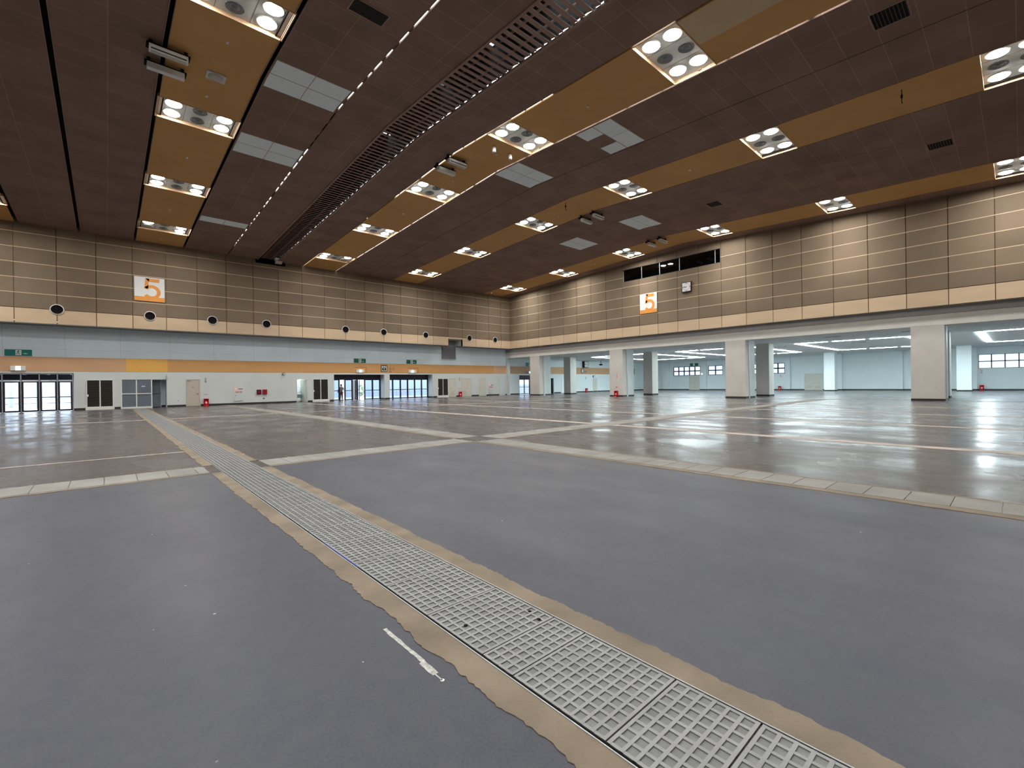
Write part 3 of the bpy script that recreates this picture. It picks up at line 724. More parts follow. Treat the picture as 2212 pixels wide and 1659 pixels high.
for x, y, ax, lab in ((6.16, YL, 'y', 'small notice plate above the red box by the beige door'), (31.98, YL, 'y', 'small notice plate above the red box between the cream doors'), (XC, 27.93, 'x', 'small red notice plate above the red box on the second column')):
    mb = MB()
    if ax == 'y': mb.box(x-.15, x+.15, y-.012, y, .86, .98, M['white']); mb.box(x-.14, x+.14, y-.014, y-.012, .93, .965, M['ink'])
    else: mb.box(x-.012, x, y-.14, y+.14, .9, 1.06, M['white']); mb.box(x-.014, x-.012, y-.13, y+.13, .94, 1.02, M['red_ink'])
    tag(mb.build('notice_sign', origin=(x, y, .9)), lab, 'notice', 'small notice plates')

# hydrant cabinets
for x0, x1, lab in ((8.17, 8.9, 'white fire hydrant cabinet with a red lamp right of the beige door'), (36.45, 37.23, 'white fire hydrant cabinet between the plain cream door and the last door')):
    t = thing('wall_mounted_hydrant_cabinet', lab, 'hydrant cabinet', ((x0+x1)/2, YL, .3), 'fire hydrant cabinets')
    mb = MB(); mb.box(x0, x1, YL-.032, YL-.0, .3, 1.5, M['white_low']); mb.build('body', t)
    mb = MB(); mb.box(x0+.04, x1-.04, YL-.045, YL-.03, .34, 1.0, M['white_low']); dr = mb.build('door', t)
    mb = MB(); mb.box(x0+.1, x0+.2, YL-.06, YL-.045, .78, .82, M['chrome']); h = mb.build('handle', dr, Vector((0, 0, 0))); h.location = -t.location
    mb = MB(); mb.lathe((x0+.16, YL-.03, 1.36), 'y', [(.03, -.07), (.065, -.05), (.075, -.002)], M['red_light'], 16); mb.build('lamp', t)
    text('lettering', '消火栓', .17, M['red_ink'], t, ((x0+x1)/2+.03, YL-.05, 1.09), RL)
    mb = MB(); mb.box(x1-.36, x1-.02, YL-.034, YL-.03, 1.33, 1.4, M['red_ink']); mb.build('notice', t)
# two dark red call boxes
for x0, lab in ((9.96, 'left one of two dark red boxes on the left wall'), (10.43, 'right one of two dark red boxes on the left wall')):
    t = thing('alarm_box', lab, 'alarm box', (x0+.17, YL, .85), 'dark red boxes on the left wall')
    mb = MB(); mb.box(x0, x0+.35, YL-.1, YL, .85, 1.28, M['dark_red']); mb.build('body', t)
    mb = MB(); mb.frame(x0+.03, x0+.32, .9, 1.23, YL-.108, YL-.1, .025, M['red'] if x0 > 10.2 else M['black']); mb.build('door', t)
for x, z, lab in ((10.52, .48, 'small grey outlet below the two dark red boxes'), (16.55, .55, 'small grey outlet left of the first entrance'), (4.3, .5, 'small outlet left of the beige door')):
    mb = MB(); mb.box(x-.06, x+.06, YL-.015, YL, z-.06, z+.06, M['soffit'] if x == 10.52 else M['grey_up']); mb.box(x-.03, x+.03, YL-.02, YL-.015, z-.03, z+.03, M['black']); tag(mb.build('wall_outlet', origin=(x, YL, z)), lab, 'outlet')
mb = MB(); mb.box(12.08, 12.3, YL-.14, YL, 2.6, 2.78, M['soffit']); mb.box(12.14, 12.24, YL-.2, YL-.14, 2.62, 2.72, M['white_metal']); tag(mb.build('wall_sensor', origin=(12.2, YL, 2.6)), 'small grey sensor under the orange band above the white wall', 'sensor')
mb = MB(); mb.box(3.5, 3.6, YL-.14, YL, 2.3, 2.5, M['galv']); mb.box(3.53, 3.57, YL-.1, YL-.05, 2.5, 2.62, M['galv']); tag(mb.build('wall_sensor', origin=(3.55, YL, 2.3)), 'small bracket above the right corner of the grey sliding door', 'sensor')

# ---- entrance recesses
def entrance(n, x0, x1, z1, posts, kinds):
    yb = YL+1.0
    mb = MB(); mb.box(x0-.12, x0, YL+.25, yb+.3, 0, z1+.1, M['white_low']); mb.box(x1, x1+.12, YL+.25, yb+.3, 0, z1+.1, M['white_low']); mb.box(x0-.12, x1+.12, YL+.25, yb+.3, z1, z1+.12, M['white_low'])
    struct(mb.build('wall_entrance'))
    mb = MB(); mb.box(x1-.02, x1, YL+.02, yb, 0, .16, M['skirting']); struct(mb.build('baseboard_entrance'))
    d = thing('door_%d' % n, '', '', ((x0+x1)/2, yb, 0)); del d['label']; del d['category']; struct(d)
    mb = MB(); mb.box(x0, x1, yb-.04, yb+.14, 2.12, z1, M['dark_frame'])
    for x in posts: mb.box(x-.045, x+.045, yb-.04, yb+.1, 0, 2.12, M['dark_frame'])
    mb.build('frame', d)
    for a, b, k in zip(posts, posts[1:], kinds):
        if k == 'g': leaf(d, a+.045, b-.045, yb, 2.12, M['dark_frame'], M['door_glass'], t=.04)
        if k == 'd': leaf(d, a+.045, b-.045, yb, 2.12, M['dark_frame'], M['smoke_glass'], t=.04)
        if k == 'o':           # folded open leaf standing out of the plane
            mb = MB()
            for q in (0, .07): mb.box(b-.10-q, b-.05-q, yb+.1, yb+.95, .02, 2.1, M['dark_frame'])
            mb.build('folded_leaf', d)
        if k == 'f':           # leaf left ajar, turned outward
            mb = MB(); mb.hexa([(a+.05, yb+.05, .02), (a+.1, yb+.05, .02), (b-.3, yb+.6, .02), (b-.35, yb+.6, .02), (a+.05, yb+.05, 2.1), (a+.1, yb+.05, 2.1), (b-.3, yb+.6, 2.1), (b-.35, yb+.6, 2.1)], M['door_glass']); mb.build('ajar_glass', d)
            mb = MB(); mb.box(a+.05, a+.12, yb, yb+.06, 0, 2.1, M['dark_frame']); mb.box(b-.38, b-.3, yb+.56, yb+.64, 0, 2.1, M['dark_frame']); mb.hexa([(a+.05, yb+.05, 1.0), (a+.1, yb+.05, 1.0), (b-.3, yb+.6, 1.0), (b-.35, yb+.6, 1.0), (a+.05, yb+.05, 1.06), (a+.1, yb+.05, 1.06), (b-.3, yb+.6, 1.06), (b-.35, yb+.6, 1.06)], M['dark_frame']); mb.build('ajar_frame', d)
    mb = MB(); mb.box(x0-.04, x1+.04, YL-.03, YL+.25, z1-.001, z1+.07, M['white_metal']); mb.build('lintel', d)
entrance(11, E1[0], E1[1], E1[3], [16.88, 17.72, 18.3, 19.08, 19.58, 20.42, 21.3, 22.15], ['g', 'x', 'g', 'o', 'f', 'g', 'g'])
entrance(12, E2[0], E2[1], E2[3], [22.85, 23.66, 24.6, 25.5, 26.4, 27.3, 28.12], ['g', 'g', 'd', 'g', 'g', 'g'])
# annex glass door and dark opening
d = thing('door_13', '', '', (42.9, YL+.12, 0)); del d['label']; del d['category']; struct(d)
mb = MB(); mb.box(DG[0], DG[1], YL+.08, YL+.2, 2.08, 2.62, M['dark_frame']); mb.frame(DG[0], DG[1], -.06, 2.12, YL+.08, YL+.2, .06, M['dark_frame']); mb.build('frame', d)
leaf(d, 41.92, 42.86, YL+.1, 2.06, M['dark_frame'], M['frost']); leaf(d, 42.9, 43.84, YL+.1, 2.06, M['dark_frame'], M['frost'])
mb = MB(); mb.box(48.0, 48.8, YL+.7, YL+.8, 0, 2.3, M['room_dark']); mb.box(47.95, 48.1, YL+.25, YL+.8, 0, 2.3, M['room_dark']); mb.box(48.68, 48.8, YL+.25, YL+.8, 0, 2.3, M['room_dark']); mb.box(48, 48.8, YL+.25, YL+.8, 2.2, 2.3, M['room_dark']); struct(mb.build('wall_passage'))

# ---- green exit signs, lit exit signs
def man(mb, x, z, s, y, m):       # walking figure on the exit sign
    def q(pts): mb.prism([(x+a*s, z+b*s) for a, b in pts], y-.003, y, m)
    c = [(.06+.085*math.cos(2*PI*k/12), .40+.085*math.sin(2*PI*k/12)) for k in range(12)]; q(c)
    q([(-.06, .02), (.08, .02), (.12, .29), (-.02, .29)])
    q([(.08, .22), (.10, .29), (.27, .16), (.23, .11)]); q([(-.02, .28), (-.04, .2), (-.22, .14), (-.24, .2)])
    q([(-.06, .05), (.04, .03), (-.08, -.22), (-.3, -.3), (-.31, -.23), (-.14, -.16)]); q([(0, .05), (.09, .04), (.2, -.12), (.14, -.38), (.06, -.36), (.11, -.12)])
for x0, x1, z0, z1, m, lab in ((-5.1, -3.83, 3.87, 4.29, 'teal', 'green exit sign above the far left glass front'), (18.88, 20.12, 3.87, 4.29, 'green', 'green exit sign above the first entrance recess'), (24.85, 26.08, 3.87, 4.30, 'green', 'green exit sign above the second entrance recess'), (43.1, 44.35, 3.85, 4.35, 'teal', 'green exit sign beyond the first column, above the dark framed glass door')):
    t = thing('exit_sign', lab, 'exit sign', ((x0+x1)/2, YL, z0), 'green exit signs')
    mb = MB(); mb.box(x0, x1, YL-.06, YL, z0, z1, M[m]); mb.build('board', t); xm = (x0+x1)/2; zm = (z0+z1)/2
    mb = MB(); mb.box(xm-.14, xm+.14, YL-.064, YL-.06, z0+.03, z1-.03, M['white']); mb.build('doorway_symbol', t)
    mb = MB(); man(mb, xm-.02, zm, .36, YL-.064, M[m]); mb.build('figure_symbol', t)
    mb = MB(); mb.prism([(xm+.2, zm-.06), (xm+.34, zm-.1), (xm+.34, zm-.02)], YL-.064, YL-.06, M['white']); mb.box(xm+.34, xm+.44, YL-.064, YL-.06, zm-.075, zm-.045, M['white']); mb.build('arrow_symbol', t)
for x0, x1, lab in ((-4.85, -4.14, 'small lit exit light over the far left glass front'), (19.12, 19.9, 'small lit exit light on the band over the first entrance'), (25.06, 26.0, 'small lit exit light on the band over the second entrance'), (43.5, 44.0, 'small lit exit light beyond the first column')):
    t = thing('exit_sign_light', lab, 'exit light', ((x0+x1)/2, YL, 2.86), 'lit exit lights'); w = x1-x0
    mb = MB(); mb.box(x0, x1, YL-.1, YL-.012, 2.86, 3.17, M['white_metal']); mb.build('housing', t)
    mb = MB(); mb.box(x0+w*.33, x0+w*.68, YL-.106, YL-.1, 2.87, 3.16, M['sign_light']); mb.build('lit_face', t)
for x0, x1 in ((18.9, 20.2), (24.9, 26.3)):     # cut-out lines in the band
    mb = MB(); mb.box(x0, x1, YL-.016, YL-.012, 3.37, 3.4, M['brown_ink']); mb.box(x1-.03, x1, YL-.016, YL-.012, 2.83, 3.4, M['brown_ink']); struct(mb.build('trim_6'))
# way-out pictogram
t = thing('exit_pictogram_sign', 'black square arrow pictogram sign between the two entrances', 'sign', (22.15, YL, 2.97))
mb = MB(); mb.box(21.81, 22.51, YL-.04, YL-.012, 2.97, 3.67, M['ink']); mb.build('board', t)
mb = MB(); xm, zm = 22.16, 3.31; yy = YL-.044
def pb_(x0, x1, z0, z1): mb.box(xm+x0, xm+x1, yy, YL-.04, zm+z0, zm+z1, M['white'])
pb_(-.28, -.22, -.22, .22); pb_(.22, .28, -.22, .22); pb_(-.28, .28, -.28, -.22); pb_(-.28, -.15, .22, .28); pb_(.15, .28, .22, .28); pb_(-.04, .04, -.15, .13)
mb.prism([(xm, zm+.30), (xm-.2, zm+.12), (xm-.2, zm+.03), (xm, zm+.2)], yy, YL-.04, M['white']); mb.prism([(xm, zm+.30), (xm, zm+.2), (xm+.2, zm+.03), (xm+.2, zm+.12)], yy, YL-.04, M['white'])
mb.build('arrow_symbol', t)
text('lettering', '出 口', .3, M['brown_ink'], t, (23.05, YL-.016, 3.24), RL); text('lettering', 'Exit', .2, M['brown_ink'], t, (22.9, YL-.016, 2.98), RL)

# ---- "5" hall number signs
def five(t, to, m):
    """digit 5 in a 1.8 unit square: to(x,z,d)->world"""
    mb = MB()
    def ex(pts):
        a = [to(x, z, -.012) for x, z in pts]; b = [to(x, z, 0) for x, z in pts]
        mb.poly(a, m)
        for i in range(len(pts)): j = (i+1) % len(pts); mb.poly([a[j], a[i], b[i], b[j]], m)
    ex([(.66, 1.72), (1.5, 1.72), (1.47, 1.47), (.86, 1.47)]); ex([(.66, 1.72), (.88, 1.72), (.80, .96), (.58, .90)])
    cx, cz, R, r = 1.02, .70, .54, .31; n = 26; a0, a1 = math.radians(143), math.radians(-148)
    A = [a0+(a1-a0)*k/n for k in range(n+1)]
    for p, q in zip(A, A[1:]):
        ex([(cx+R*math.cos(p), cz+R*math.sin(p)), (cx+R*math.cos(q), cz+R*math.sin(q)), (cx+r*math.cos(q), cz+r*math.sin(q)), (cx+r*math.cos(p), cz+r*math.sin(p))])
    return mb
for who in ('left', 'right'):
    if who == 'left': loc = (2.5, YU, 8.13); to = lambda x, z, d: (1.6+x, YU-.05+d, 8.13+z); lab = 'white and orange hall number 5 sign on the left wall'
    else: loc = (XU, 23.8, 8.1); to = lambda x, z, d: (XU-.05+d, 24.72-x*1.02, 8.1+z*1.06); lab = 'white and orange hall number 5 sign on the right wall under the dark window'
    t = thing('number_sign', lab, 'sign', loc, 'hall number signs')
    mb = MB(); mb.hexa([to(0, 0, 0), to(1.8, 0, 0), to(1.8, 0, .045), to(0, 0, .045), to(0, 1.8, 0), to(1.8, 1.8, 0), to(1.8, 1.8, .045), to(0, 1.8, .045)], M['white']); mb.build('board', t)
    mb = MB(); mb.poly([to(0, 0, -.008), to(1.8, 0, -.008), to(1.8, .33, -.008), to(0, .33, -.008)], M['orange_sign']); mb.build('orange_stripe', t)
    five(t, to, M['orange_sign']).build('numeral', t)

# ---- round nozzles of the left wall
ords = ['leftmost', 'second from the left', 'third from the left', 'fourth from the left', 'fifth from the left', 'sixth from the left', 'seventh from the left', 'eighth from the left', 'last, nearest the corner,']
for x, o_ in zip((-2.5, 2.5, 6.5, 10.5, 17.5, 21.5, 26.5, 32.5, 36.5), ords):
    t = thing('wall_vent_nozzle', 'round black air nozzle on the left wall, %s of the row' % o_, 'air nozzle', (x, YU, 7.02), 'round black air nozzles')
    mb = MB(); mb.lathe((x, YU, 7.02), 'y', [(.31, -.05), (.35, -.055), (.36, -.005), (.31, -.005), (.31, -.05)], M['white_metal'], 32, False); mb.build('ring', t)
    mb = MB(); mb.lathe((x, YU, 7.02), 'y', [(.30, -.05), (.22, -.012), (.10, -.008)], M['black'], 32, False); mb.lathe((x, YU, 7.02), 'y', [(.11, -.03), (.11, -.007)], M['black'], 20); mb.build('nozzle', t)
for x in (-2.5, -4.5):
    mb = MB(); mb.box(x-.04, x+.04, YU-.03, YU, 6.12, 6.2, M['white']); tag(mb.build('wall_bracket', origin=(x, YU, 6.12)), 'tiny pale bracket under the leftmost nozzle' if x == -2.5 else 'tiny pale bracket at the far left panel joint', 'bracket')
# duct cover in the notch
t = thing('wall_hatch', 'square grey hatch panel hanging in the notch of the beige panels', 'hatch', (30.4, YL, 4.5))
mb = MB(); mb.box(29.48, 31.35, YL-.16, YL, 4.5, 6.74, M['soffit']); mb.build('panel', t)
mb = MB(); mb.box(29.46, 31.37, YL-.18, YL-.0, 4.47, 4.5, M['white_metal']); mb.build('edge_strip', t)
# floodlight at the top of the left wall
t = thing('wall_floodlight', 'white floodlight box at the top of the left wall below the louvre', 'floodlight', (11.45, YU, 12.4))
mb = MB(); mb.box(11.2, 11.7, YU-.55, YU-.15, 12.4, 12.6, M['white_metal']); mb.build('housing', t)
mb = MB(); mb.box(11.15, 11.5, YU-.5, YU-.1, 12.66, 12.86, M['white_metal']); mb.build('control_box', t)
mb = MB(); mb.box(11.4, 11.5, YU-.4, YU, 12.58, 12.68, M['soffit']); mb.build('bracket', t)
mb = MB(); mb.box(34.7, 34.82, 42.4, 42.55, 12.42, 12.55, M['white']); mb.box(34.74, 34.78, 42.45, 42.5, 12.55, zc(42.45), M['black']); tag(mb.build('ceiling_camera', origin=(34.76, 42.47, 12.42)), 'small camera hanging from the ceiling near the far corner', 'camera')

# ------------------------------------------------------------------ right wall details
# observation window
w = thing('window_1', '', '', (XU, 21.8, 11.56)); del w['label']; del w['category']; struct(w)
y0, y1, z0, z1 = WIN
mb = MB()
for yy in (y0, 17.36, 20.62, 22.61, 24.55, y1-.06): mb.box(XU+.10, XU+.16, yy, yy+.06, z0, z1, M['galv'])
mb.box(XU+.02, XU+.16, y0, y1, z0-.03, z0+.03, M['dark_frame']); mb.box(XU+.02, XU+.16, y0, y1, z1-.03, z1+.03, M['dark_frame']); mb.build('window_frame', w)
mb = MB(); mb.box(XU+.12, XU+.13, y0, y1, z0, z1, M['smoke_glass']); mb.build('pane', w)
mb = MB(); mb.box(XU+2.2, XU+2.3, y0-.3, y1+.3, 11.2, 13.0, M['room_dark']); mb.box(XU+.3, XU+2.3, y0-.3, y1+.3, 11.1, 11.25, M['room_dark']); mb.box(XU+.3, XU+2.3, y0-.3, y1+.3, 12.9, 13.0, M['room_dark'])
for yy in (y0-.3, y1+.2): mb.box(XU+.3, XU+2.3, yy, yy+.1, 11.2, 12.95, M['room_dark'])
struct(mb.build('wall_booth'))
# clock
def clock(name, lab, loc, s, hour_hand, min_hand, ax='x', m='ink', dp=0.):
    x, y, z = loc; t = thing(name, lab, 'clock', loc)
    def to(u, d, v): return (x-d, y-u, z+v) if ax == 'x' else (x+u, y-d, z+v)
    def bx(mb, u0, u1, d0, d1, v0, v1, mm):
        P = [to(u0, d1, v0), to(u1, d1, v0), to(u1, d0, v0), to(u0, d0, v0), to(u0, d1, v1), to(u1, d1, v1), to(u1, d0, v1), to(u0, d0, v1)]; mb.hexa(P, mm)
    mb = MB(); bx(mb, -s, s, 0, .16+dp, -s, s, M[m]); mb.build('case', t)
    mb = MB(); bx(mb, -s*.87, s*.87, .16+dp, .165+dp, -s*.87, s*.87, M['white']); mb.build('dial', t)
    mb = MB()
    for k in range(12):
        a = k*PI/6; u, v = math.sin(a)*s*.72, math.cos(a)*s*.72; h = s*(.09 if k % 3 == 0 else .05); bx(mb, u-h, u+h, .165+dp, .17+dp, v-h, v+h, M['ink'])
    mb.build('hour_marks', t)
    for nm, a, l, wd in (('hour_hand', hour_hand, .42, .06), ('minute_hand', min_hand, .68, .04)):
        a = math.radians(a); dx, dz = math.sin(a), math.cos(a); px, pz = dz*wd*s, -dx*wd*s; mb = MB()
        Q = [(-px-dx*s*.1, -pz-dz*s*.1), (px-dx*s*.1, pz-dz*s*.1), (px+dx*l*s, pz+dz*l*s), (-px+dx*l*s, -pz+dz*l*s)]
        mb.hexa([to(u, .178+dp, v) for u, v in Q]+[to(u, .17+dp, v) for u, v in Q], M['ink']); mb.build(nm, t)
    return t
clock('wall_clock', 'square white faced clock with black case high on the right wall', (XU, 19.88, 9.94), .44, 266, 276)
clock('wall_clock', 'square clock on the annex wall above the information sign', (55.7, YL, 4.3), .5, 266, 276, 'y', 'ink', .3)
t = thing('information_sign', 'small black framed information pictogram sign beyond the first column', 'sign', (55.2, YL, 2.98))
mb = MB(); mb.box(54.85, 55.55, YL-.05, YL-.012, 2.98, 3.65, M['ink']); mb.build('board', t)
mb = MB(); mb.frame(54.92, 55.48, 3.05, 3.58, YL-.055, YL-.05, .05, M['white']); mb.box(55.07, 55.33, YL-.055, YL-.05, 3.12, 3.5, M['white']); mb.build('symbol', t)
mb = MB()
for k, (a, b) in enumerate(((.0, .5), (.0, .3))): mb.box(55.75+a, 55.75+b, YL-.016, YL-.012, 3.22-k*.2, 3.3-k*.2, M['brown_ink'])
mb.build('lettering_bars', t)
mb = MB(); mb.box(43.0, 43.3, YL-.04, YL-.012, 2.95, 3.2, M['ink']); mb.box(43.06, 43.24, YL-.044, YL-.04, 3.02, 3.15, M['white']); tag(mb.build('door_sign', origin=(43.15, YL, 2.95)), 'small dark sign over the dark framed glass door beyond the first column', 'sign')
mb = MB(); mb.box(57.75, 58.15, YL-.2, YL, 2.3, 2.62, M['soffit']); mb.box(57.8, 58.1, YL-.21, YL-.2, 2.34, 2.58, M['grey_up']); tag(mb.build('wall_speaker', origin=(57.95, YL, 2.3)), 'small grey wall speaker above the last cream annex door', 'speaker')
t = thing('hanging_projector', 'small black projector hanging from the annex ceiling near the clock', 'projector', (58.6, YL-1, 4.2))
mb = MB(); mb.box(58.45, 58.75, YL-1.2, YL-.8, 4.2, 4.4, M['black']); mb.build('body', t)
mb = MB(); mb.box(58.57, 58.63, YL-1.03, YL-.97, 4.4, 4.87, M['black']); mb.build('rod', t)

# ------------------------------------------------------------------ columns and beam of the right wall
YCOL = [4.0, 16.0, 28.0, 40.02]
mb = MB(); mb.box(XC, XC+.7, YS, YL+.2, 4.84, 5.22, M['lintel']); mb.box(XC, XC+.7, YS, YL+.2, 5.22, 5.58, M['beam2']); mb.box(XC+.02, XC+.7, YS, YL+.2, 5.58, 6.6, M['soffit']); struct(mb.build('wall_right_beam'))  # upper strip of the beam coloured greyer than the lintel below
for yc in YCOL+[-8.0]:
    mb = MB(); mb.box(XC, XC+.7, yc-.81, yc+.81, 0, 4.85, M['beam']); mb.box(XC+.7, XC+.88, yc-.68, yc+.68, 0, 4.9, M['annex_wall']); mb.box(XC+.88, XC+2.0, yc-.81, yc+.81, 0, 4.9, M['annex_wall'])
    struct(mb.build('wall_column'))
    mb = MB(); mb.box(XC-.012, XC+.712, yc-.822, yc+.822, 0, .15, M['skirting']); mb.box(XC+.95, XC+2.012, yc-.822, yc+.822, 0, .15, M['skirting']); struct(mb.build('baseboard_column'))
gl = ['first column from the corner', 'second column', 'third column', 'fourth, nearest column']
for yc, nm in zip(YCOL, gl):
    for s in (-1, 1):
        if s == 1: lab = 'steel shutter guide rail hidden on the far side of the %s' % nm
        else: lab = 'vertical steel shutter guide rail on the near side of the %s' % nm
        ya = yc+s*.69; mb = MB()
        y_in, y_out = sorted((yc+s*.68, yc+s*.83)); mb.box(XC+.71, XC+.75, y_in, y_out, 0, 4.86, M['galv']); mb.box(XC+.83, XC+.87, y_in, y_out, 0, 4.86, M['galv']); mb.box(XC+.75, XC+.83, y_in, y_in+.02, 0, 4.86, M['galv']); mb.box(XC+.715, XC+.865, y_in-.004, y_out+.012, 0, .16, M['white_metal'])
        tag(mb.build('shutter_rail', origin=(XC+.79, ya, 0)), lab, 'shutter rail', 'shutter guide rails')
mb = MB(); mb.box(XC+.01, XC+.4, YL-.35, YL-.002, 0, 4.84, M['white_low']); mb.box(XC+.1, XC+.16, YL-.42, YL-.35, 0, 4.83, M['galv']); struct(mb.build('wall_pilaster'))

# ------------------------------------------------------------------ annex
mb = MB(); mb.box(XC+.3, XB+.3, YS, YL+.2, 4.87, 5.0, M['annex_ceil']); struct(mb.build('ceiling_annex'))
WINS = [(35.15, 39.9, 2.42, 3.94), (31.5, 33.85, 2.42, 3.94), (22.65, 27.2, 2.42, 3.94), (-6.0, 3.15, 2.46, 4.02)]
mb = MB()
ys = sorted(set([YS, YL+.2]+[v for a in WINS for v in a[:2]]))
for a, b in zip(ys, ys[1:]):
    h = [q for q in WINS if q[0] < (a+b)/2 < q[1]]
    if h: mb.box(XB, XB+.3, a, b, 0, h[0][2], M['annex_wall']); mb.box(XB, XB+.3, a, b, h[0][3], 5, M['annex_wall'])
    else: mb.box(XB, XB+.3, a, b, 0, 5, M['annex_wall'])
struct(mb.build('wall_annex_back'))
for a, b, d in ((40.6, 41.8, .4), (34.05, 34.95, .3), (21.9, 22.5, .35), (15.75, 16.95, .45), (9.6, 10.3, .3), (3.25, 4.1, .35)):
    mb = MB(); mb.box(XB-d, XB, a, b, 0, 4.86, M['annex_wall']); struct(mb.build('wall_pilaster'))
mb = MB(); mb.box(XB-.02, XB, YS, YL, 0, .16, M['skirting'])
for a, b, d in ((40.6, 41.8, .4), (34.05, 34.95, .3), (21.9, 22.5, .35), (15.75, 16.95, .45), (9.6, 10.3, .3), (3.25, 4.1, .35)): mb.box(XB-d-.015, XB, a-.015, b+.015, 0, .16, M['skirting'])
struct(mb.build('baseboard_annex'))
mb = MB(); mb.box(XC, XB+.3, YS-.2, YS, 0, 5, M['annex_wall']); struct(mb.build('wall_annex_end'))
mb = MB(); mb.box(XU-.05, XC+.3, YS, YN, 0, 5, M['beam']); struct(mb.build('wall_return'))
for i, (a, b, z0, z1) in enumerate(WINS):
    w = thing('window_%d' % (i+2), '', '', (XB, (a+b)/2, z0)); del w['label']; del w['category']; struct(w)
    mb = MB(); t = .085 if i < 3 else .05; n = max(1, round((b-a)/1.0)); zm = (z0+z1)/2
    for k in range(n+1): yy = a+(b-a)*k/n; mb.box(XB+.05, XB+.12, yy-t, yy+t, z0, z1, M['dark_frame'] if i < 3 else M['soffit'])
    for z in (z0, zm, z1): mb.box(XB+.05, XB+.12, a, b, z-t, z+t, M['dark_frame'] if i < 3 else M['soffit'])
    mb.build('window_frame', w)
    mb = MB(); mb.box(XB+.08, XB+.09, a, b, z0, z1, M['frost']); mb.build('pane', w)
for yc in YCOL:
    for xc in (45.5, 67.6):
        if xc > 60 and yc not in (4.0, 16.0, 28.0): continue
        mb = MB(); mb.box(xc, xc+1.2, yc-.58, yc+.55, 0, 4.88, M['col_dark'] if xc < 60 else M['annex_wall']); struct(mb.build('wall_annex_column'))
        mb = MB(); mb.box(xc-.012, xc+1.212, yc-.592, yc+.562, 0, .15, M['skirting']); struct(mb.build('baseboard_annex_column'))
# doors on the back wall
def back_door(n, y0, y1, z1, leaves, vents_):
    d = thing('door_%d' % n, '', '', (XB, (y0+y1)/2, 0)); del d['label']; del d['category']; struct(d)
    mb = MB(); mb.box(XB-.04, XB, y0, y0+.05, 0, z1, M['door_cream']); mb.box(XB-.04, XB, y1-.05, y1, 0, z1, M['door_cream']); mb.box(XB-.04, XB, y0, y1, z1-.05, z1, M['door_cream']); mb.build('frame', d)
    for k in range(leaves):
        a = y0+.05+(y1-y0-.1)*k/leaves; b = y0+.05+(y1-y0-.1)*(k+1)/leaves
        mb = MB(); mb.box(XB-.03, XB, a+.008, b-.008, .02, z1-.06, M['door_cream']); lf = mb.build('door_leaf', d)
        mb = MB(); mb.box(XB-.08, XB-.03, (a+.06 if k else b-.18), (a+.18 if k else b-.06), 1.0, 1.05, M['chrome']); h = mb.build('handle', lf, Vector((0, 0, 0))); h.location = -d.location
        if vents_:
            mb = MB()
            for q in range(6): mb.box(XB-.04, XB-.03, (a+b)/2-.3, (a+b)/2+.3, .25+q*.06, .28+q*.06, M['door_beige'])
            h = mb.build('vent', lf, Vector((0, 0, 0))); h.location = -d.location
back_door(14, 35.3, 37.1, 2.33, 2, False); back_door(15, 18.0, 20.2, 2.32, 2, True)
t = thing('exit_sign', 'green exit sign above the annex window over the cream door', 'exit sign', (XB, 36.2, 3.98), 'green exit signs')
mb = MB(); mb.box(XB-.06, XB, 35.5, 36.9, 3.98, 4.45, M['green']); mb.build('board', t)
mb = MB(); mb.box(XB-.065, XB-.06, 36.05, 36.35, 4.02, 4.41, M['white']); mb.build('doorway_symbol', t)
t = thing('exit_sign_light', 'small lit exit light on the annex pilaster between two windows', 'exit light', (XB-.3, 34.7, 2.5), 'lit exit lights')
mb = MB(); mb.box(XB-.4, XB-.3, 34.5, 34.9, 2.5, 2.75, M['white_metal']); mb.build('housing', t)
mb = MB(); mb.box(XB-.41, XB-.4, 34.55, 34.85, 2.52, 2.73, M['sign_light']); mb.build('lit_face', t)
# fluorescent loops on the annex ceiling
for yc, lab in ((34, 'rectangular loop of fluorescent ceiling lights behind the first two columns'), (22, 'rectangular loop of fluorescent ceiling lights behind the second opening'), (10, 'rectangular loop of fluorescent ceiling lights behind the widest opening'), (-2, 'rectangular loop of fluorescent ceiling lights at the right edge')):
    t = thing('ceiling_fluorescent_loop', lab, 'ceiling light', (55.9, yc, 4.86), 'fluorescent light loops of the annex')
    x0, x1, ya, yb, wd = 48.3, 63.5, yc-4, yc+4, .16
    segs = []
    for k in range(6):
        a = x0+(x1-x0)*k/6+.05; b = x0+(x1-x0)*(k+1)/6-.05
        segs += [(a, b, ya-wd, ya+wd), (a, b, yb-wd, yb+wd)]
    for k in range(3):
        a = ya+(yb-ya)*k/3+.2; b = ya+(yb-ya)*(k+1)/3-.2
        segs += [(x0-wd, x0+wd, a, b), (x1-wd, x1+wd, a, b)]
    for a, b, c, d_ in segs:
        mb = MB(); mb.box(a, b, c, d_, 4.835, 4.868, M['tube']); mb.build('light_strip', t)
# dark slot diffusers
k = 0
for x in (43.2, 52, 59.5, 66):
    for yy in (39.5, 28.5, 22, 16.5, 10, 5.2, -2):
        mb = MB(); mb.box(x, x+.14, yy-.55, yy+.55, 4.855, 4.875, M['soffit']); o = mb.build('ceiling_slot_diffuser', origin=(x, yy, 4.865))
        tag(o, 'thin dark slot air diffuser in the white annex ceiling', 'air diffuser', 'slot diffusers of the annex ceiling')

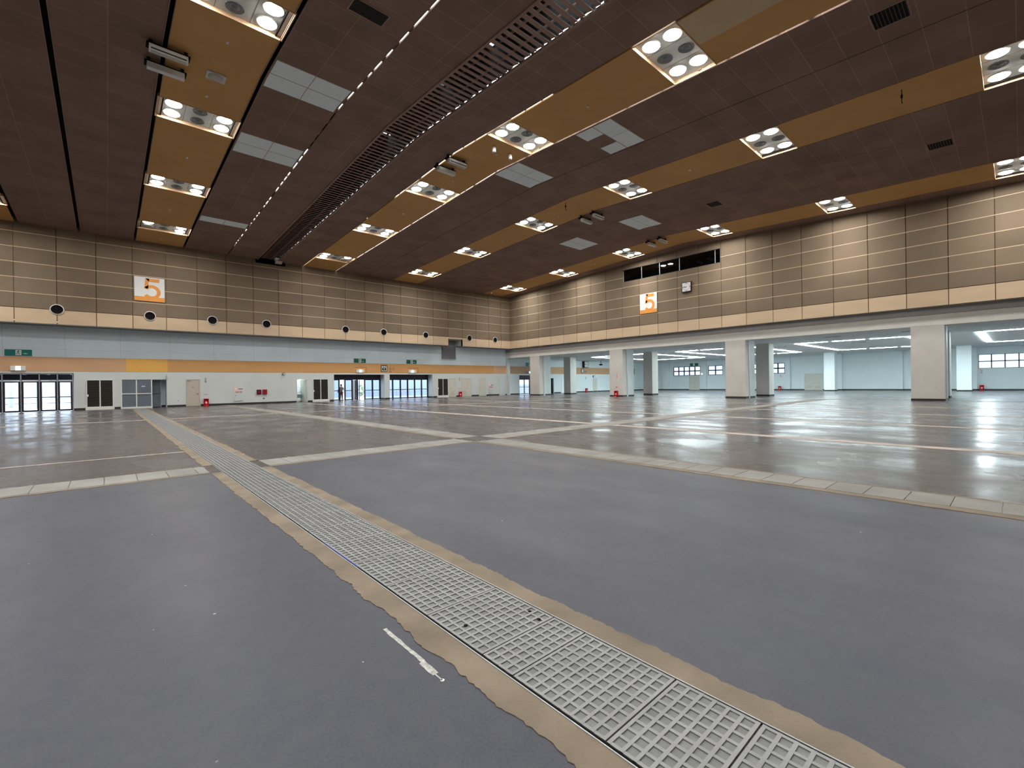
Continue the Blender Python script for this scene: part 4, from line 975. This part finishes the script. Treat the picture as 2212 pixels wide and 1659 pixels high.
# ------------------------------------------------------------------ floor inlays
def ragged(mb, u0, u1, e0, e1, along, z, m, amp0=.03, amp1=.03, step=.12, seed=0):
    """strip from u0..u1 along an axis with ragged edges e0/e1 across"""
    rnd = random.Random(seed); n = max(2, int((u1-u0)/step)); pa = pb2 = 0; rows = []
    for k in range(n+1):
        u = u0+(u1-u0)*k/n; pa = pa*.88+rnd.uniform(-1, 1)*amp0*.3; pb2 = pb2*.88+rnd.uniform(-1, 1)*amp1*.3
        rows.append((u, e0+pa+rnd.uniform(-1, 1)*amp0*.16, e1+pb2+rnd.uniform(-1, 1)*amp1*.16))
    k_ = mb.mi(m); base = len(mb.v)
    for u, a, b in rows:
        for e, zz in ((a, 0.0), (a, z), (b, z), (b, 0.0)): mb.v.append((e, u, zz) if along == 'y' else (u, e, zz))
    for i in range(n):
        p, q = base+4*i, base+4*(i+1)
        for j in range(3):
            f_ = [p+j, q+j, q+j+1, p+j+1]
            mb.f.append(f_ if along == 'y' else f_[::-1]); mb.m.append(k_); mb.sm.append(False)
TL, TR = 1.53, 2.105
for i, (a, b) in enumerate(((-1.5, 9.42), (10.42, YL-.4))):
    mb = MB(); ragged(mb, a, b, 1.345, TL-.012, 'y', .004, M['concrete'], .032, 0, .025, 3+i); ragged(mb, a, b, TR+.012, 2.285, 'y', .004, M['concrete'], 0, .032, .025, 13+i); struct(mb.build('trim_7'))
mb = MB()
for x in (TL-.008, TR+.002): mb.box(x, x+.006, -1.5, YL-.4, 0, .007, M['black'])
for x in (TL-.02, TR+.012): mb.box(x, x+.006, -1.5, YL-.4, 0, .008, M['galv'])
struct(mb.build('trim_8'))
# block bands parallel to the trench and across it
def blocks(mb, u0, u1, e0, e1, along, m, size, z=.004):
    u = u0
    while u < u1:
        b = min(u+size, u1)
        if along == 'y': mb.box(e0, e1, u+.005, b-.005, 0, z, m)
        else: mb.box(u+.005, b-.005, e0, e1, 0, z, m)
        u = b
mb = MB()
for a, b in ((YN, 9.45), (10.4, YL-.3)):
    blocks(mb, a, b, 7.3, 7.92, 'y', M['concrete2'], .41)
    ragged(mb, a, b, 7.12, 7.285, 'y', .004, M['concrete'], .03, 0, .12, 21)
    ragged(mb, a, b, 7.93, 8.0, 'y', .003, M['concrete'], 0, .03, .12, 22)
struct(mb.build('trim_9'))
mb = MB()
for a, b in ((XE, 1.34), (2.29, 7.12), (8.0, XC-.1)):
    blocks(mb, a, b, 9.58, 10.38, 'x', M['concrete2'], .41)
    ragged(mb, a, b, 9.46, 9.565, 'x', .004, M['concrete'], .03, 0, .12, 31)
struct(mb.build('trim_10'))
mb = MB()
for a, b in ((XE, 1.34), (2.29, 7.12), (8.0, XC)): ragged(mb, a, b, 27.72, 28.0, 'x', .004, M['pink_line'], .02, .02, .2, 41)
for x, w in ((13.2, .38), (18.95, .3), (24.85, .3), (31.2, .3)): 
    for a, b in ((YN, 9.45), (10.4, 27.7), (28.02, YL-.3)): ragged(mb, a, b, x-w/2, x+w/2, 'y', .004, M['pink_line'], .02, .02, .2, int(x))
ragged(mb, XE, 1.34, 13.1, 13.2, 'x', .003, M['pink_line'], .01, .01, .2, 47)
struct(mb.build('trim_11'))
mb = MB(); mb.box(XC-.05, XC+.9, YS, YL, 0, .003, M['concrete2']); struct(mb.build('trim_12'))

# trench cover plates: waffle of ribs over a recessed bed
def plate_mesh(L):
    mb = MB(); W = TR-TL; h0, h1 = .003, .009
    mb.box(0, W, .004, L-.004, 0, h0, M['plate_low'])
    nx, ny = 9, max(3, round(L/.066)); rw = .0085
    for i in range(nx+1):
        x = rw+(W-2*rw)*i/nx; mb.box(x-rw, x+rw, .004, L-.004, h0, h1, M['plate'])
    for j in range(ny+1):
        yv = .004+rw+(L-.008-2*rw)*j/ny; mb.box(0, W, yv-rw, yv+rw, h0, h1+.0008, M['plate'])
    return mb
pm = {}
joints = [-.98, -.4, .18, .76, 1.16, 1.74, 1.99, 2.57]
while joints[-1] < YL-1.0: joints.append(joints[-1]+.58)
hole_done = 0
for a, b in zip(joints, joints[1:]):
    L = round(b-a, 2)
    near = b < 2.6
    lab = 'ribbed grey metal cover plate in the long floor trench' if L > .5 else ('short ribbed cover plate in the floor trench with two small holes' if a > 1.5 else 'narrow ribbed cover plate nearest the camera in the floor trench')
    if L not in pm: o = plate_mesh(L).build('trench_cover', None); pm[L] = o
    else: o = pm[L].copy(); COL.objects.link(o)
    o.location = (TL, a, 0)
    if abs(a-1.99) < .01:
        lab = 'ribbed cover plate with three small black holes in the floor trench'
        for hx, hy in ((1.64, 2.30), (2.045, 2.15), (2.02, 2.04)):
            mb = MB(); mb.lathe((hx, hy, 0), 'z', [(.012, .0098), (.012, .0106)], M['black'], 14); c = mb.build('hole', None, Vector((0, 0, 0))); c.parent = o; c.location = (-TL, -a, 0)
    elif L < .3: lab = 'short ribbed cover plate between longer ones in the floor trench'
    tag(o, lab, 'trench cover', 'ribbed trench cover plates' if 'in the long floor trench' in lab else None)
# paint scrape and blue strip
mb = MB(); ragged(mb, 2.17, 2.62, 1.248, 1.272, 'y', .002, M['scrape'], .008, .008, .03, 5); ragged(mb, 2.03, 2.17, 1.236, 1.268, 'y', .002, M['scrape'], .012, .01, .025, 6); ragged(mb, 1.965, 2.03, 1.248, 1.256, 'y', .002, M['scrape'], .002, .003, .02, 7); mb.lathe((1.253, 1.965, 0), 'z', [(.011, 0), (.011, .002)], M['white'], 10)
tag(mb.build('paint_scrape', origin=(1.25, 2.3, 0)), 'long pale paint scrape on the dark floor left of the trench', 'floor mark')
mb = MB(); mb.box(1.522, 1.531, 3.64, 4.45, 0, .009, M['blue']); tag(mb.build('edge_strip', origin=(1.526, 4.0, 0)), 'blue strip along the left edge of the trench covers', 'strip')

# ------------------------------------------------------------------ person in the first entrance
def person(x, y):
    r = thing('person', 'person in grey top and reddish brown trousers standing in the open entrance door', 'person', (x, y, 0))
    def skin(name, pts, edges, rad, m, parent):
        me = bpy.data.meshes.new(name); me.from_pydata(pts, edges, []); o = bpy.data.objects.new(name, me); COL.objects.link(o); o.parent = parent
        o.modifiers.new('skin', 'SKIN')
        for i, rr in enumerate(rad): me.skin_vertices[0].data[i].radius = (rr, rr) if not isinstance(rr, tuple) else rr
        me.skin_vertices[0].data[0].use_root = True
        s = o.modifiers.new('sub', 'SUBSURF'); s.levels = 2; s.render_levels = 2; me.materials.append(m)
        for p in me.polygons: p.use_smooth = True
        return o
    P = [(0, 0, .88), (0, 0, 1.05), (0, .0, 1.25), (0, .0, 1.36), (0, -.01, 1.43), (0, -.03, 1.53), (0, -.03, 1.60),
         (-.09, 0, .84), (-.10, -.02, .46), (-.10, .03, .08), (-.10, -.10, .03),
         (.09, 0, .84), (.11, .03, .46), (.13, .10, .08), (.14, -.02, .03),
         (-.18, 0, 1.33), (-.22, .02, 1.07), (-.20, -.12, .86), (-.19, -.17, .80),
         (.18, 0, 1.33), (.24, -.03, 1.08), (.14, -.20, 1.02), (.08, -.24, 1.04)]
    Ed = [(0, 1), (1, 2), (2, 3), (3, 4), (4, 5), (5, 6), (0, 7), (7, 8), (8, 9), (9, 10), (0, 11), (11, 12), (12, 13), (13, 14), (3, 15), (15, 16), (16, 17), (17, 18), (3, 19), (19, 20), (20, 21), (21, 22)]
    R = [.14, .12, .15, .12, .05, .09, .075, .085, .06, .045, .04, .085, .06, .045, .04, .055, .045, .035, .035, .055, .045, .035, .035]
    b = skin('body', P, Ed, R, M['skin'], r)
    skin('top', [(0, 0, .86), (0, 0, 1.05), (0, 0, 1.25), (0, 0, 1.37), (-.18, 0, 1.33), (-.22, .02, 1.1), (.18, 0, 1.33), (.24, -.03, 1.1)], [(0, 1), (1, 2), (2, 3), (3, 4), (4, 5), (3, 6), (6, 7)], [.165, .15, .175, .13, .075, .06, .075, .06], M['shirt'], r)
    skin('trousers', [(0, 0, .93), (-.09, 0, .82), (-.10, -.02, .46), (-.10, .03, .1), (.09, 0, .82), (.11, .03, .46), (.13, .10, .1)], [(0, 1), (1, 2), (2, 3), (0, 4), (4, 5), (5, 6)], [.155, .11, .08, .065, .11, .08, .065], M['trousers'], r)
    mb = MB(); mb.lathe((x, y-.01, 0), 'z', [(.095, 1.55), (.105, 1.6), (.09, 1.66), (.04, 1.69)], M['hair'], 16); mb.build('hair', r)
    mb = MB(); mb.box(x-.32, x-.2, y-.12, y+.12, .82, 1.12, M['bag']); mb.build('bag', r)
    for sx, sy in ((-.10, -.06), (.14, .02)):
        mb = MB(); mb.box(x+sx-.05, x+sx+.05, y+sy-.15, y+sy+.1, 0, .09, M['black']); mb.build('shoe', r)
person(18.1, 46.9)

# ------------------------------------------------------------------ outdoors
mb = MB(); mb.box(-12, -1.2, YL+.3, YL+2.4, 2.66, 2.76, M['ext_dark']); mb.box(-12, -1.2, YL+2.3, YL+2.4, 2.18, 2.66, M['ext_dark'])
for k in range(9): mb.box(-11.6+k*1.2, -11.5+k*1.2, YL+.3, YL+2.3, 2.6, 2.66, M['ext_grey'])
tag(mb.build('canopy', origin=(-7, 49, 2.9)), 'dark ribbed canopy right outside the far left glass front', 'canopy')
t = thing('outdoor_building', 'pale building across the plaza outside the far left glass front', 'building', (-12, 76, 0))
mb = MB(); mb.box(-40, 6, 76, 84, 0, 7, M['ext_wall']); mb.build('wall', t)
for k in range(8): mb = MB(); x = -38+k*5.5; mb.box(x, x+2.6, 75.9, 76, .5, 3.0, M['ext_grey']); mb.build('window', t)
t = thing('outdoor_wall', 'pale wall outside the two entrances with a grey rail', 'wall', (24, 58, 0))
mb = MB(); mb.box(21.5, 46, 58, 58.4, 0, 3.4, M['ext_wall']); mb.build('panel', t)
mb = MB(); mb.box(14, 46, 57.7, 57.76, .9, .96, M['galv']); mb.box(14, 46, 57.7, 57.76, .5, .54, M['galv'])
for k in range(17): mb.box(14+k*2, 14.05+k*2, 57.7, 57.76, 0, .95, M['galv'])
mb.build('railing', t)
for x, y, lab in ((-6.2, 58, 'dark post outside the far left glass front'), (-4.2, 54, 'pale post outside the far left glass front')):
    mb = MB(); mb.lathe((x, y, 0), 'z', [(.16, 0), (.16, 2.9)], M['ext_grey'], 14); tag(mb.build('outdoor_post', origin=(x, y, 0)), lab, 'post')
def shrub(x, y, h, lab, seed):
    rnd = random.Random(seed); t = thing('shrub', lab, 'shrub', (x, y, 0)); mb = MB()
    for k in range(260):
        a, zz = rnd.uniform(0, 2*PI), rnd.uniform(.15, 1); rr = (.55*math.sin(PI*min(1, zz*.9)))*rnd.uniform(.5, 1)
        c = Vector((x+rr*math.cos(a), y+rr*math.sin(a), zz*h)); u = Vector((rnd.uniform(-1, 1), rnd.uniform(-1, 1), rnd.uniform(-1, 1))).normalized()*.11; v = u.orthogonal().normalized()*.05
        mb.poly([c-u, c+v, c+u, c-v], M['leaf'])
    mb.build('foliage', t)
    mb = MB(); mb.lathe((x, y, 0), 'z', [(.03, 0), (.02, h*.6)], M['brown_ink'], 8); mb.build('stem', t)
shrub(24.3, 56.5, 1.6, 'green shrub outside the first entrance before the pale wall', 2)

# ------------------------------------------------------------------ light
W = bpy.data.worlds.new('World'); SC.world = W; W.use_nodes = True
bg = W.node_tree.nodes['Background']; bg.inputs[0].default_value = (.86, .94, 1., 1); bg.inputs[1].default_value = 6.0
sun = None

# ------------------------------------------------------------------ camera
cam = bpy.data.cameras.new('camera'); co = bpy.data.objects.new('camera', cam); COL.objects.link(co); SC.camera = co
cam.sensor_fit = 'HORIZONTAL'; cam.sensor_width = 36; cam.lens = 980.551/2212*36; cam.clip_end = 600; cam.clip_start = .05
yaw, pitch, roll = .728527, -.000949, -.014082
fw = Vector((math.sin(yaw)*math.cos(pitch), math.cos(yaw)*math.cos(pitch), math.sin(pitch)))
rt = Vector((math.cos(yaw), -math.sin(yaw), 0)); up = rt.cross(fw)
r2 = rt*math.cos(roll)+up*math.sin(roll); u2 = up*math.cos(roll)-rt*math.sin(roll)
mw = Matrix.Identity(4)
for i in range(3): mw[i][0] = r2[i]; mw[i][1] = u2[i]; mw[i][2] = -fw[i]
mw[0][3], mw[1][3], mw[2][3] = 0, 0, 1.5
co.matrix_world = mw

vs = SC.view_settings; vs.view_transform = 'Standard'; vs.look = 'None'; vs.exposure = 0.; vs.gamma = 1.; vs.use_curve_mapping = False
SC.cycles.use_denoising = True; SC.cycles.max_bounces = 8; SC.cycles.diffuse_bounces = 5; SC.cycles.transparent_max_bounces = 12
SC.cycles.sample_clamp_indirect = 6.
